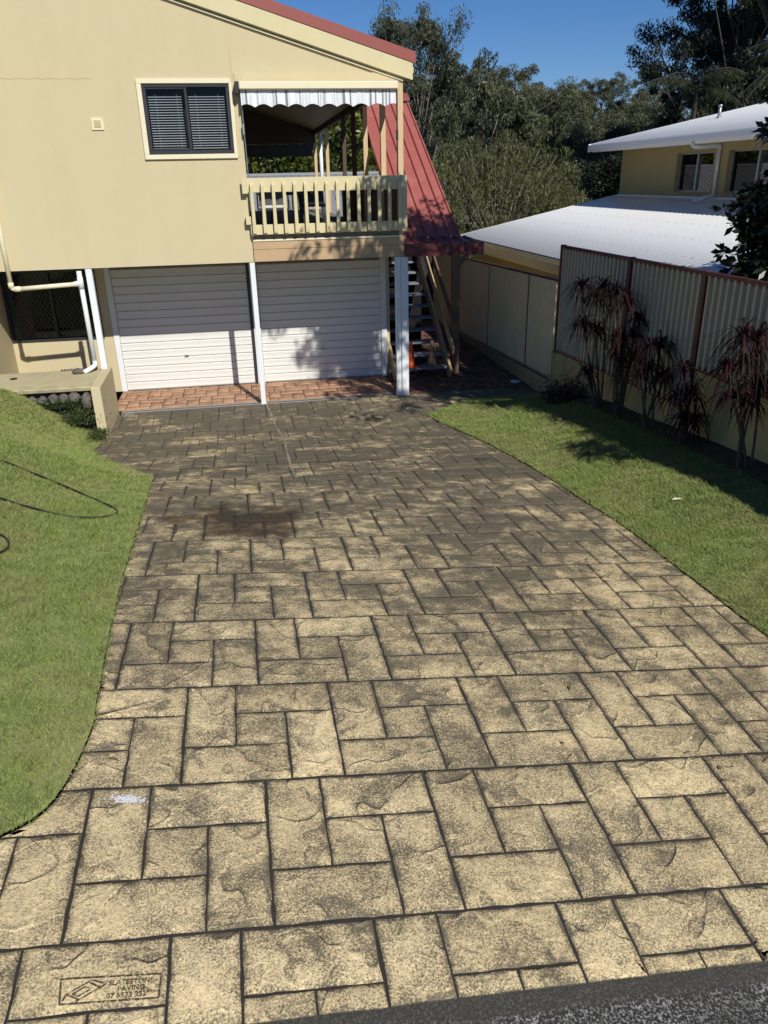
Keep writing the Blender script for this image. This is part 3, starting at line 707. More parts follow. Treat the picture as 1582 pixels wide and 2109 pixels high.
# awning
aw = boxo('awning', (.18, 2.55, 12.93, 13.10, 4.792, 4.897), M['cream_light'], house, .012)
b = MB()
n = 120; V = []
for i in range(n+1):
    x = .195+i*(2.33/n); ph = i/n*9.5
    zz = 4.575+.022*abs(math.sin(math.pi*ph+.6))*2-.015; fold = .006*math.sin(i*.6)+.004*math.sin(i*1.3)
    V += [(x, 13.0+fold*.3, 4.79), (x, 12.985+fold, zz)]
b.add(V, [(2*i, 2*i+2, 2*i+3, 2*i+1) for i in range(n)])
o = obj('valance', b, M['canvas'], aw); sd = o.modifiers.new('thick', 'SOLIDIFY'); sd.thickness = .003
boxo('awning_bracket', (.12, .178, 12.96, 13.149, 4.74, 4.90), M['charcoal'], aw)
b = MB(); b.tube([(.2, 13.08, 4.8), (.215, 13.09, 3.62)], .008, 6); b.box(.185, .215, 13.06, 13.10, 4.2, 4.35); obj('awning_guide', b, M['metal'], aw)
b = MB(); b.tube([(2.56, 13.08, 4.8), (2.56, 13.09, 3.62)], .008, 6); b.box(2.54, 2.57, 13.06, 13.10, 4.1, 4.25); obj('awning_guide', b, M['charcoal'], aw)
# posts on the ground
def gpost(x0, x1, z0, y0=13.16, y1=13.25): return boxo('post', (x0, x1, y0, y1, z0, 2.358), M['white'], house, .004)
gpost(.12, .20, .0); gpost(2.515, 2.60, .0); gpost(2.605, 2.725, .0, 13.13, 13.25)
boxo('post', (-2.425, -2.33, 13.16, 13.25, .772, 2.358), M['white'], house)
for (x, y) in ((.16, 13.2), (2.6, 13.19)): boxo('post_foot', (x-.065, x+.065, y-.065, y+.065, .001, .012), M['metal'], house)
# garage level
b = MB()
b.box(-2.60, -2.412, 14.75, 14.95, 0, 2.36, 0); b.box(-4.3, -2.601, 14.75, 14.95, -.2, 1.0, 0); b.box(-4.3, -2.601, 14.75, 14.95, 2.21, 2.36, 0)
b.box(-4.32, -4.15, 13.19, 14.749, -.2, 2.36, 0); b.box(-9, -4.321, 13.19, 13.35, -.3, 2.36, 0)
obj('lower_wall', b, M['wall'], house)
b = MB(); b.box(2.63, 2.70, 14.80, 27, 0, 2.36, 0); obj('garage_side_wall', b, M['cream'], house)
b = MB(); b.box(-2.41, 2.63, 14.97, 15.0, 0, 2.36, 0)
obj('garage_wall', b, M['dark'], house)
boxo('passage_end_wall', (2.71, 5.0, 20.8, 20.9, 0, 2.5), M['dark'], house, 0)
boxo('soffit_lining', (-9, 2.66, YF+.161, 14.97, 2.361, 2.369), M['greybrd'], house, 0)
# recessed window with security screen
w2 = empty('window', None, None); w2.parent = house
b = MB(); b.box(-4.149, -4.10, 14.72, 14.8, 1.0, 2.209); b.box(-2.62, -2.57, 14.72, 14.749, 1.0, 2.209); b.box(-4.099, -2.621, 14.72, 14.8, 1.001, 1.04); b.box(-4.099, -2.621, 14.72, 14.8, 2.17, 2.209); b.box(-3.38, -3.34, 14.715, 14.8, 1.041, 2.169)
obj('window_frame', b, M['charcoal'], w2)
boxo('pane', (-4.1, -2.62, 14.79, 14.795, 1.04, 2.17), M['glassdark'], w2, 0)
boxo('room_backing', (-4.14, -2.62, 15.3, 15.32, .9, 2.3), M['black'], w2, 0)
b = MB()
for s_ in (1, -1):
    k = -1.3
    while k < 1.6:
        x0, z0 = -4.09+k, 1.05; x1, z1 = x0+1.1/1.5, 2.16
        if s_ < 0: x0, x1 = x1, x0
        t0 = max(0, (-4.09-x0)/(x1-x0)) if x1 > x0 else max(0, (-2.63-x0)/(x1-x0)) if x0 > -2.63 else 0
        t1 = min(1, (-2.63-x0)/(x1-x0)) if x1 > x0 else min(1, (-4.09-x0)/(x1-x0))
        if t1 > t0+.01:
            a = (x0+(x1-x0)*t0, 14.745, z0+(z1-z0)*t0); c_ = (x0+(x1-x0)*t1, 14.745, z0+(z1-z0)*t1)
            b.beam(a, c_, .006, .004, (0, 1, 0), 0)
        k += .075
obj('security_screen', b, M['screen'], w2)
boxo('paper_notice', (-3.95, -3.55, 14.80, 14.803, 1.45, 2.05), M['curtain'], w2, 0)
# garage doors
def gdoor(x0, x1, hx):
    d = empty('garage_door', None, None); d.parent = house
    n = 15; h = 2.17/n
    boxo('door_backing', (x0, x1, 14.80, 14.83, .0, 2.18), M['door'], d, 0)
    for k in range(n):
        b = MB(); z = .012+k*h; zt = z+h-.007
        # a slat with a rolled upper lip and a gently dished face
        prof = [(14.772, z), (14.762, z+.012), (14.766, z+h*.45), (14.762, zt-.014), (14.772, zt)]
        V = [(x, y, zz) for x in (x0+.004, x1-.004) for y, zz in prof]+[(x0+.004, 14.80, z), (x0+.004, 14.80, zt), (x1-.004, 14.80, z), (x1-.004, 14.80, zt)]
        m_ = 5; F = [(i, m_+i, m_+i+1, i+1) for i in range(4)]+[(0, 1, 2, 3, 4, 11, 10), (9, 8, 7, 6, 5, 12, 13), (4, 9, 13, 11), (0, 10, 12, 5)]
        b.add(V, F); obj('slat', b, M['door'], d)
    boxo('bottom_rail', (x0, x1, 14.755, 14.80, .0, .011), M['metal'], d, 0)
    b = MB(); b.lathe((0, 0, 0), [(.022, 0), (.022, .014), (.012, .018), (.012, .04)], 14)
    b.v = [(hx+x, 14.762-z, .61+y) for x, y, z in b.v]; b.box(hx-.045, hx+.045, 14.716, 14.730, .602, .618); obj('door_handle', b, M['metal'], d)
gdoor(-2.31, .055, -1.16); gdoor(.24, 2.52, 1.35)
b = MB(); b.box(-2.411, -2.312, 14.73, 14.80, 0, 2.36); obj('door_jamb', b, M['white'], house)
b = MB(); b.box(.057, .11, 14.745, 14.80, 0, 2.36); obj('door_jamb', b, M['charcoal'], house)
b = MB(); b.box(.112, .238, 14.72, 14.80, 0, 2.36); obj('door_jamb', b, M['white'], house)
b = MB(); b.box(2.522, 2.63, 14.73, 14.80, 0, 2.36); obj('door_jamb', b, M['white'], house)
for x0, x1 in ((-2.311, .056), (.239, 2.521)): boxo('door_header', (x0, x1, 14.74, 14.80, 2.185, 2.36), M['greybrd'], house)
# strip drain in front of the garage
dr = boxo('strip_drain', (-2.24, 2.58, 13.21, 13.35, -.05, -.012), M['dark'], None, 0, label='long grey grated strip drain across the garage apron', cat='drain')
b = MB()
x = -2.23
while x < 2.57: b.box(x, x+.016, 13.225, 13.335, -.012, .002, 0); x += .034
b.box(-2.24, 2.58, 13.212, 13.226, -.012, .003); b.box(-2.24, 2.58, 13.334, 13.348, -.012, .003); obj('grate_bar', b, M['grate'], dr, kind='stuff')
b = MB()
for k in range(5): b.box(-2.17+k*.035, -2.15+k*.035, 12.92, 13.12, -.0, .012)
obj('corner_grate', b, M['grate'], dr)
# pipes
dp = empty('downpipe', None, None); dp.parent = house
b = MB(); b.tube([(-3.53, 13.07, 3.6), (-3.53, 13.07, 2.16)], .034, 14); b.tube(spline([(-3.53, 13.07, 2.16), (-3.52, 13.07, 2.115), (-3.47, 13.07, 2.10)], 5), .034, 14); b.tube([(-3.47, 13.07, 2.10), (-2.58, 13.07, 2.14)], .034, 14)
b.tube([(-3.53, 13.07, 2.20), (-3.53, 13.07, 2.12)], .041, 14); b.tube([(-3.49, 13.07, 2.10), (-3.40, 13.07, 2.104)], .041, 14)
smooth(obj('waste_pipe', b, M['cream_light'], dp))
b = MB(); b.tube([(-3.54, 13.07, 6.1), (-3.53, 13.07, 3.6)], .034, 14); smooth(obj('waste_pipe', b, M['cream'], dp))
b = MB(); b.tube([(-2.51, 13.1, 2.33), (-2.50, 13.1, .93)], .037, 14); b.tube(spline([(-2.50, 13.1, .93), (-2.505, 13.08, .86), (-2.60, 12.98, .81), (-2.66, 12.93, .79)], 5), .037, 14); b.tube([(-2.60, 13.07, 2.14), (-2.50, 13.1, 2.15)], .042, 14); b.tube([(-2.51, 13.1, 2.24), (-2.51, 13.1, 2.06)], .043, 14)
smooth(obj('white_downpipe', b, M['white'], dp))
# ------------------------------------------------------------------ ledge, pier, rocks
b = MB(); b.hexa([(-2.40, 11.9, -.1), (-2.26, 11.9, -.1), (-2.28, 13.3, -.1), (-2.44, 13.3, -.1), (-2.40, 11.9, .77), (-2.26, 11.9, .77), (-2.28, 13.3, .77), (-2.44, 13.3, .77)], .008)
pier = obj('garden_pier', b, M['wall'], label='short cream rendered wall end beside the left white post', cat='wall')
b = MB(); b.hexa([(-9, 12.22, .68), (-2.405, 12.14, .665), (-2.445, 13.28, .67), (-9, 13.18, .68), (-9, 12.20, .745), (-2.405, 12.12, .735), (-2.445, 13.28, .765), (-9, 13.18, .77)], .012)
led = obj('concrete_ledge', b, M['concrete'], label='cracked cream concrete ledge above the left lawn', cat='ledge')
b = MB(); b.box(-9, -2.42, 12.3, 12.45, -.3, .62, 0); obj('ledge_footing', b, M['rock'], led)
b = MB(); b.lathe((-3.72, 12.86, .764), [(.055, 0), (.055, .006), (.02, .008)], 20); obj('drain_cap', b, M['charcoal'], led)
def rock(c, r, seed, name='rock', label='', group=None, parent=None):
    g = random.Random(seed); b = MB(); n = 9; V = []
    for i in range(5):
        th = math.pi*(i+.5)/5
        for k in range(n):
            a = 2*math.pi*k/n; q = g.uniform(.8, 1.12)
            V.append((c[0]+r[0]*q*math.sin(th)*math.cos(a), c[1]+r[1]*q*math.sin(th)*math.sin(a), c[2]+r[2]*q*math.cos(th)))
    b.add(V, [(i*n+k, (i+1)*n+k, (i+1)*n+(k+1) % n, i*n+(k+1) % n) for i in range(4) for k in range(n)]+[tuple(range(n)), tuple(range(4*n, 5*n))[::-1]])
    return smooth(obj(name, b, M['rock'], parent, label, 'rock' if label else None, group))
rock((-2.53, 12.16, .50), (.10, .10, .15), 1, label='large dark rock wedged under the ledge by the wall end')
for k, (x, r) in enumerate(((-2.70, .10), (-2.86, .09), (-3.02, .10), (-3.17, .08), (-3.32, .09), (-3.48, .08))):
    rock((x, 12.17, .565-.006*k), (r, .10, r*.95), 10+k, label='dark mossy rock under the cream ledge above the lawn', group='rocks under the ledge')
rock((-2.75, 12.98, .80), (.10, .07, .055), 31, label='grey stone lying on the ledge at the downpipe outlet')
g = random.Random(5)
for k in range(13): x = -3.05+k*.045; rock((x, 13.20+g.uniform(-.05, .03), .785), (.022, .016, .014), 40+k, name='pebble', label='small brown pebble on the ledge behind the downpipe', group='pebbles on the ledge')

# ------------------------------------------------------------------ stair and its roof
stair = empty('staircase', None, None); stair.parent = house
for n in range(1, 14):
    y = 14.40+(n-1)*.301; boxo('tread', (2.73, 3.76, y, y+.25, .19*n-.045, .19*n-.005), M['tread'], stair)
for x in (2.705, 3.78):
    b = MB(); b.beam((x, 14.25, .05), (x, 18.4, 2.66), .045, .24); obj('stringer', b, M['tan'], stair)
b = MB(); b.beam((3.83, 14.25, .50), (3.83, 17.9, 2.80), .04, .14); obj('handrail', b, M['tan'], stair)
b = MB(); b.beam((3.86, 14.4, 1.03), (3.86, 17.9, 3.22), .04, .12); obj('handrail', b, M['postbrown'], stair)
boxo('landing', (2.7, 3.9, 18.2, 20.5, 2.5, 2.6), M['greybrd'], stair)
boxo('stair_post', (3.87, 4.02, 14.55, 14.68, 0, 2.50), M['postbrown'], house)
b = MB(); b.beam((3.97, 14.61, 2.0), (4.35, 14.61, 2.46), .07, .09, (0, 1, 0)); obj('post_brace', b, M['postbrown'], house)
boxo('stair_post', (3.87, 3.96, 18.1, 18.2, 2.6, 4.7), M['postbrown'], house)
boxo('under_stair_shade_sheet', (2.71, 3.86, 17.2, 17.25, 0, 2.45), M['black'], house, 0)  # added black sheet standing in for the deep shade behind the open treads
sr = empty('stair_roof', None, None); sr.parent = house
def ribbed(name, xa0, xa1, ya, za, xb0, xb1, yb, zb, ribs, mat, parent, rh=.035):
    """sheet from front edge (a) to back edge (b), ribs run front to back"""
    us = [0.]
    for r in ribs: us += [r-.028, r-.012, r+.012, r+.028]
    us.append(1.); hs = [0.]+[0, rh, rh, 0]*len(ribs)+[0.]
    b = MB(); V = []
    for u, h in zip(us, hs): V += [(xa0+(xa1-xa0)*u, ya, za+h), (xb0+(xb1-xb0)*u, yb, zb+h)]
    b.add(V, [(2*i, 2*i+2, 2*i+3, 2*i+1) for i in range(len(us)-1)]); o = obj(name, b, mat, parent)
    s_ = o.modifiers.new('thick', 'SOLIDIFY'); s_.thickness = .008; s_.offset = -1; return o
RB = [.22, .28, .46, .52, .70, .76, .0405+.04]
RB = [.23, .44, .65, .84]
ribbed('roof_sheet', 2.72, 3.74, 13.62, 2.585, 2.72, 3.72, 17.95, 5.03, RB, M['red'], sr, .052)
ribbed('apron_sheet', 2.70, 3.96, 13.02, 2.545, 2.70, 3.92, 13.64, 2.60, [.14, .30, .46, .62, .78, .92], M['darkred'], sr, .028)
b = MB(); b.box(2.64, 3.98, 12.97, 13.015, 2.37, 2.56); b.box(3.94, 3.98, 13.016, 13.64, 2.38, 2.56); obj('roof_gutter', b, M['darkred'], sr)
b = MB(); b.box(2.66, 3.94, 13.02, 13.62, 2.40, 2.44, 0); obj('roof_lining', b, M['postbrown'], sr)
b = MB(); b.hexa([(3.34, 17.86, 5.04), (3.76, 17.86, 5.04), (3.76, 18.1, 5.16), (3.34, 18.1, 5.16), (3.34, 17.86, 5.09), (3.76, 17.86, 5.09), (3.76, 18.1, 5.21), (3.34, 18.1, 5.21)], .003); obj('ridge_flashing', b, M['redtrim'], sr)
b = MB(); b.beam((3.74, 13.63, 2.56), (3.72, 17.95, 5.0), .03, .12); b.beam((2.715, 13.63, 2.54), (2.715, 17.95, 4.98), .03, .10); obj('roof_side_flashing', b, M['red'], sr)
b = MB()
for k in range(6):
    y = 13.9+k*.75; z = 2.585+(y-13.62)*(5.03-2.585)/4.33
    for r in RB: b.lathe((2.72+1.0*r, y, z+.034), [(.010, 0), (.010, .006), (.005, .012)], 8)
obj('roof_screw', b, M['darkred'], sr, kind='stuff')

# balcony furniture
tb = empty('outdoor_table', 'dark outdoor table standing on the balcony behind the railing', 'table', (.9, 15.2, 2.685))
def P_(o, name, b, mat): 
    x = obj(name, b, mat, o); x.matrix_parent_inverse = Matrix.Translation(o.location).inverted(); return x
b = MB(); b.lathe((.9, 15.2, 3.32), [(.5, 0), (.52, .02), (.5, .04)], 28); P_(tb, 'tabletop', b, M['dark'])
for dx, dy in ((-.3, -.3), (.3, -.3), (.3, .3), (-.3, .3)):
    b = MB(); b.tube([(.9+dx, 15.2+dy, 2.685), (.9+dx*.8, 15.2+dy*.8, 3.32)], .02, 8); P_(tb, 'leg', b, M['dark'])
def chair(x, y, label):
    c_ = empty('outdoor_chair', label, 'chair', (x, y, 2.685), 'chairs on the balcony')
    b = MB(); b.box(x-.24, x+.24, y-.24, y+.24, 3.09, 3.12); P_(c_, 'seat', b, M['charcoal'])
    b = MB(); b.box(x-.2, x+.2, y-.2, y+.18, 3.122, 3.17, .02); P_(c_, 'cushion', b, M['cushion'])
    b = MB(); b.hexa([(x-.23, y+.2, 3.15), (x+.23, y+.2, 3.15), (x+.23, y+.24, 3.15), (x-.23, y+.24, 3.15), (x-.23, y+.28, 3.58), (x+.23, y+.28, 3.58), (x+.23, y+.31, 3.58), (x-.23, y+.31, 3.58)], .01); P_(c_, 'backrest', b, M['charcoal'])
    for dx in (-.2, .2):
        for dy in (-.2, .2): b = MB(); b.tube([(x+dx, y+dy, 2.685), (x+dx*.9, y+dy*.9, 3.09)], .014, 8); P_(c_, 'leg', b, M['white'])
chair(.62, 14.35, 'cushioned chair on the balcony nearest the railing'); chair(1.45, 15.9, 'cushioned chair on the balcony behind the dark table')
# traffic cones on the first tread
def cone(x, mat, label):
    c_ = empty('traffic_cone', label, 'traffic cone', (x, 14.53, .187), 'traffic cones on the stair')
    b = MB(); b.box(x-.13, x+.13, 14.41, 14.64, .187, .205, .006); P_(c_, 'base', b, mat)
    b = MB(); b.lathe((x, 14.53, .205), [(.095, 0), (.088, .03), (.075, .10), (.05, .27), (.032, .40), (.028, .46), (.020, .47)], 24); smooth(P_(c_, 'cone_body', b, mat))
cone(3.06, M['cone'], 'bright orange traffic cone standing on the bottom stair tread'); cone(3.47, M['conedirty'], 'faded dirty traffic cone standing on the bottom stair tread')

# ------------------------------------------------------------------ fences
def corr(name, x, y0, y1, z0a, z1a, z0b, z1b, mat, parent, pitch=.095, dep=.022):
    """sheet on plane X=x from y0 to y1; lower/upper z given at both ends"""
    b = MB(); V = []; y = y0; pts = []
    while y < y1:
        for fr, d in ((0, 0), (.34, 0), (.40, dep), (.68, dep), (.74, 0)):
            yy = y+fr*pitch
            if yy < y1: pts.append((yy, d))
        y += pitch
    pts.append((y1, 0))
    for yy, d in pts:
        t_ = (yy-y0)/(y1-y0); V += [(x-d, yy, z0a+(z0b-z0a)*t_), (x-d, yy, z1a+(z1b-z1a)*t_)]
    b.add(V, [(2*i, 2*i+1, 2*i+3, 2*i+2) for i in range(len(pts)-1)])
    o = obj(name, b, mat, parent); s_ = o.modifiers.new('thick', 'SOLIDIFY'); s_.thickness = .002; return o
FX = 5.06
tall = empty('tall_fence', 'tall cream corrugated steel fence with maroon rails on masonry, nearest camera', 'fence')
def ftop(y): return 2.52+.004*(12.2-y)
bays = [(9.86, 12.19, .865, .94), (8.08, 9.86, .94, .99), (5.85, 8.08, 1.48, 1.50), (3.5, 5.85, 1.50, 1.51), (1.0, 3.5, 1.52, 1.52)]
for y0, y1, zb1, zb0 in bays:
    sl_ = -.03
    corr('panel', FX, y0+.03, y1-.03, zb0, ftop(y0)-.03, zb1, ftop(y1)-.03, M['sheet_cream'], tall, .12, .04)
    b = MB(); b.beam((FX-.01, y0, ftop(y0)-.02), (FX-.01, y1, ftop(y1)-.02), .055, .055); obj('top_rail', b, M['maroon'], tall)
    b = MB(); b.beam((FX-.01, y0, zb0), (FX-.01, y1, zb1), .055, .05); obj('bottom_rail', b, M['maroon'], tall)
for y, zb in ((12.19, .84), (9.86, .88), (8.08, .95), (5.85, 1.48), (3.5, 1.5)):
    boxo('post', (FX-.045, FX+.03, y-.035, y+.035, zb-.02, ftop(y)+.015), M['maroon'], tall)
mw = MB(); mw.hexa([(5.04, 8.12, -.6), (5.26, 8.12, -.6), (5.26, 12.44, -.6), (5.04, 12.44, -.6), (5.04, 8.12, .965), (5.26, 8.12, .965), (5.26, 12.44, .83), (5.04, 12.44, .83)], .004); mw.box(5.04, 5.26, .5, 8.119, -.6, 1.455, .004)
obj('masonry_wall', mw, M['masonry'], label='yellow rendered masonry wall under the tall fence behind the cordylines', cat='wall')
low = empty('low_fence', 'lower cream corrugated steel fence along the side path', 'fence')
def ltop(y): return 1.82+.025*(18.46-y)
def lbot(y): return .13+.036*(18.3-y)
ly = [12.3, 13.62, 15.97, 18.35, 20.75]
for y0, y1 in zip(ly, ly[1:]):
    corr('panel', FX+.02, y0+.02, y1-.02, lbot(y0), ltop(y0)-.02, lbot(y1), ltop(y1)-.02, M['sheet_bounce'], low, .13, .05)
    b = MB(); b.beam((FX+.01, y0, ltop(y0)), (FX+.01, y1, ltop(y1)), .05, .04); obj('top_rail', b, M['maroon'], low)
    b = MB(); b.beam((FX+.01, y0, lbot(y0)), (FX+.01, y1, lbot(y1)), .05, .045); obj('bottom_rail', b, M['maroon'], low)
for y in ly[1:]: boxo('post', (FX-.025, FX+.045, y-.03, y+.03, lbot(y)-.03, ltop(y)+.01), M['maroon'], low)
b = MB(); b.hexa([(5.02, 12.45, -.2), (5.2, 12.45, -.2), (5.2, 20.8, -.2), (5.02, 20.8, -.2), (5.02, 12.45, .30), (5.2, 12.45, .30), (5.2, 20.8, .03), (5.02, 20.8, .03)], .008); obj('plinth', b, M['masonry'], low)
b = MB(); b.lathe((4.86, 13.6, .003), [(.09, 0), (.09, .012), (.05, .018)], 20); obj('plastic_disc', b, M['white'], label='white round disc lying on the dark path by the fence plinth', cat='disc')

# ------------------------------------------------------------------ neighbour's house
nb = empty('neighbour_house', 'ochre two storey house with white steel roofs beyond the fence', 'house')
def nrz(x): return 2.02+.204*(x-6.3)
def cor_roof(name, xa, za, xb, zb, y0, y1, mat, parent, pitch=.076, amp=.009, dy=0.):
    b = MB(); n = int((y1-y0)/pitch*4); V = []
    for i in range(n+1):
        y = y0+(y1-y0)*i/n; h = amp*math.cos(2*math.pi*i/4+.4)
        V += [(xa, y, za+h+dy*(y-y0)), (xb, y, zb+h+dy*(y-y0))]
    b.add(V, [(2*i, 2*i+1, 2*i+3, 2*i+2) for i in range(n)]); o = obj(name, b, mat, parent); smooth(o); s_ = o.modifiers.new('thick', 'SOLIDIFY'); s_.thickness = .003; s_.offset = -1; return o
cor_roof('lower_roof', 6.26, nrz(6.26), 11.02, nrz(11.02), 3.0, 22.9, M['nroof'], nb, .19, .009)
b = MB()
for k, x in enumerate((6.5, 7.35, 8.2, 9.05, 9.9, 10.7)):
    y = 8.; 
    while y < 22.8: b.lathe((x, y, nrz(x)+.008), [(.011, 0), (.011, .006), (.005, .009)], 5); y += .304
obj('roof_screw', b, M['metal'], nb, kind='stuff')
b = MB(); b.box(6.20, 6.33, 3, 22.9, 1.80, 1.96); obj('lower_gutter', b, M['nfascia'], nb)
b = MB(); b.box(6.16, 6.19, 3, 22.92, 1.90, 2.0); obj('gutter_lip', b, M['metal'], nb)
b = MB(); b.box(6.36, 6.42, 3, 22.9, 1.66, 1.86); obj('lower_fascia', b, M['nfascia'], nb)
boxo('lower_wall', (6.7, 6.9, 3, 22.6, -.6, 1.9), M['nwall'], nb, 0)
boxo('lower_soffit', (6.42, 6.7, 3, 22.6, 1.70, 1.72), M['nfascia'], nb, 0)
b = MB(); b.hexa([(6.7, 22.6, -.6), (11, 22.6, -.6), (11, 22.75, -.6), (6.7, 22.75, -.6), (6.7, 22.6, 2.05), (11, 22.6, 2.9), (11, 22.75, 2.9), (6.7, 22.75, 2.05)], 0); obj('end_wall', b, M['nwall'], nb)
b = MB(); b.hexa([(6.2, 22.9, 1.86), (11, 22.9, 2.84), (11, 22.94, 2.84), (6.2, 22.94, 1.86), (6.2, 22.9, 2.0), (11, 22.9, 2.99), (11, 22.94, 2.99), (6.2, 22.94, 2.0)], .003); obj('barge_board', b, M['nfascia'], nb)
# upper wall with windows
b = MB(); wn_ = [(15.40, 17.42, 3.1, 3.985), (18.0, 19.65, 3.1, 3.985)]
YA, YB = 4.0, 22.7
def wx(y0, y1, z0, z1): b.box(11.0, 11.2, y0, y1, z0, z1, 0)
wx(YA, 15.40, 2.5, 4.45); wx(17.42, 18.0, 2.5, 4.45); wx(19.65, YB, 2.5, 4.45)
for y0, y1, z0, z1 in wn_: wx(y0, y1, 2.5, z0); wx(y0, y1, z1, 4.45)
b.box(11.2, 19, 22.5, 22.7, 2.5, 4.5, 0)
b.add([(11.2, 22.7, 4.45), (19, 22.7, 4.45), (19, 22.7, 5.9), (11.2, 22.5, 4.45), (19, 22.5, 4.45), (19, 22.5, 5.9)], [(0, 2, 1), (3, 4, 5)])
obj('upper_wall', b, M['nwall'], nb)
boxo('flashing', (10.93, 10.998, YA, YB, 2.955, 3.0), M['nroof'], nb)
for y0, y1, z0, z1 in wn_:
    wd = empty('window', None, None); wd.parent = nb
    b = MB(); b.box(11.09, 11.16, y0, y1, z0, z0+.035); b.box(11.09, 11.16, y0, y1, z1-.035, z1); b.box(11.09, 11.16, y0, y0+.04, z0+.036, z1-.036); b.box(11.09, 11.16, y1-.04, y1, z0+.036, z1-.036); ym = (y0+y1)/2; b.box(11.08, 11.15, ym-.03, ym+.03, z0+.036, z1-.036)
    obj('window_frame', b, M['metal'], wd)
    boxo('pane', (11.125, 11.13, y0+.04, ym-.03, z0+.035, z1-.035), M['glassmirror'], wd, 0)
    boxo('pane', (11.125, 11.13, ym+.03, y1-.04, z0+.035, z1-.035), M['glassdark'], wd, 0)
    boxo('sill', (10.985, 11.09, y0-.01, y1+.01, z0-.03, z0-.002), M['nwall'], wd)
    b = MB(); V = []
    for k in range(41): yy = y0+.05+(ym-y0-.05)*k/40; V += [(11.22+.012*math.sin(k*1.3), yy, z0), (11.22+.012*math.sin(k*1.3), yy, z1)]
    b.add(V, [(2*i, 2*i+1, 2*i+3, 2*i+2) for i in range(40)]); obj('curtain', b, M['curtain'], wd)
    boxo('room_backing', (11.6, 11.62, y0-.3, y1+.3, z0-.2, z1+.2), M['black'], wd, 0)
def urz(x): return 4.36+.195*(x-10.4)
cor_roof('upper_roof', 10.36, urz(10.36), 16.0, urz(16.0), 3.0, 23.5, M['nroof'], nb, amp=.011)
cor_roof('upper_roof', 16.0, urz(16.0), 21.0, urz(16.0)-.9, 3.0, 23.5, M['nroof'], nb, amp=.011)
b = MB(); b.box(10.28, 10.40, 3, 23.5, 4.20, 4.335, .01); obj('upper_gutter', b, M['nroof'], nb)
b = MB(); b.box(10.41, 10.45, 3, 23.5, 4.14, 4.33); obj('upper_fascia', b, M['nroof'], nb)
boxo('upper_soffit', (10.45, 11.0, 3, 23.5, 4.16, 4.18), M['nroof'], nb, 0)
b = MB(); b.hexa([(10.30, 23.5, 4.14), (16, 23.5, urz(16)-.2), (16, 23.54, urz(16)-.2), (10.3, 23.54, 4.14), (10.30, 23.5, 4.35), (16, 23.5, urz(16)+.01), (16, 23.54, urz(16)+.01), (10.3, 23.54, 4.35)], .003); obj('barge_board', b, M['nroof'], nb)
b = MB(); b.tube([(10.38, 17.95, 4.2), (10.38, 17.95, 4.12)], .045, 12); b.tube(spline([(10.38, 17.95, 4.14), (10.42, 17.9, 4.08), (10.6, 17.8, 4.07), (10.93, 17.75, 4.08), (10.96, 17.75, 4.02)], 5), .04, 12); b.tube([(10.96, 17.75, 4.05), (10.96, 17.75, 3.0)], .04, 12); b.tube([(10.96, 17.75, 3.04), (10.45, 17.72, 2.94)], .042, 12)
b.tube([(10.96, 17.75, 3.6), (10.96, 17.68, 3.6)], .012, 6)
smooth(obj('downpipe', b, M['white'], nb))
b = MB(); vx, vy = 13.0, 21.3; b.tube([(vx, vy, urz(vx)-.05), (vx, vy, urz(vx)+.30)], .045, 12); b.tube([(vx, vy, urz(vx)), (vx, vy, urz(vx)+.05)], [.09, .05], 12); b.tube([(vx, vy, urz(vx)+.28), (vx, vy, urz(vx)+.33)], .055, 12); smooth(obj('vent_pipe', b, M['metal'], nb))
b = MB()
for k in range(3): b.hexa([(13.9, 16+k*1.1, urz(13.9)+.05), (15.6, 16+k*1.1, urz(15.6)+.05), (15.6, 17+k*1.1, urz(15.6)+.05), (13.9, 17+k*1.1, urz(13.9)+.05), (13.9, 16+k*1.1, urz(13.9)+.09), (15.6, 16+k*1.1, urz(15.6)+.09), (15.6, 17+k*1.1, urz(15.6)+.09), (13.9, 17+k*1.1, urz(13.9)+.09)], .004)
obj('roof_panel', b, M['charcoal'], nb)

# houses down the slope behind
def back_house(x0, x1, y0, y1, zb, ze, zr, label, mat):
    h_ = empty('distant_house', label, 'house')
    b = MB(); b.box(x0+.4, x1-.4, y0+.4, y1-.4, zb, ze, 0); obj('wall', b, M['nwall'] if mat == 'tileroof' else M['masonry'], h_)
    ym = (y0+y1)/2
    for s_ in (0, 1):
        ya, yb = (y0, ym) if s_ == 0 else (y1, ym)
        n = 16
        b = MB()
        for k in range(n):     # courses of tiles, each lapping the next
            ta, tb_ = k/n, (k+1)/n; z_a = ze+(zr-ze)*ta; z_b = ze+(zr-ze)*tb_; m_ = int((x1-x0)/.3)
            for q in range(m_):
                xa = x0+(x1-x0)*q/m_; xb = x0+(x1-x0)*(q+1)/m_-.02; d = abs(yb-ya)
                b.add([(xa, ya+(yb-ya)*ta, z_a+.05), (xb, ya+(yb-ya)*ta, z_a+.05), (xb, ya+(yb-ya)*tb_, z_b+.02), (xa, ya+(yb-ya)*tb_, z_b+.02), (xa, ya+(yb-ya)*ta, z_a), (xb, ya+(yb-ya)*ta, z_a)], [(0, 1, 2, 3), (0, 4, 5, 1)])
        obj('roof', b, M[mat], h_)
        b = MB(); b.add([(x0, ya, ze-.01), (x1, ya, ze-.01), (x1, yb, zr-.01), (x0, yb, zr-.01)], [(0, 1, 2, 3)]); obj('roof_underlay', b, M['dark'], h_)
    b = MB(); b.tube([(x0, ym, zr+.04), (x1, ym, zr+.04)], .09, 8); obj('roof_ridge', b, M[mat], h_)
    b = MB(); b.box(x0, x1, y0-.1, y0-.02, ze-.14, ze+.02); obj('gutter', b, M['white'], h_)
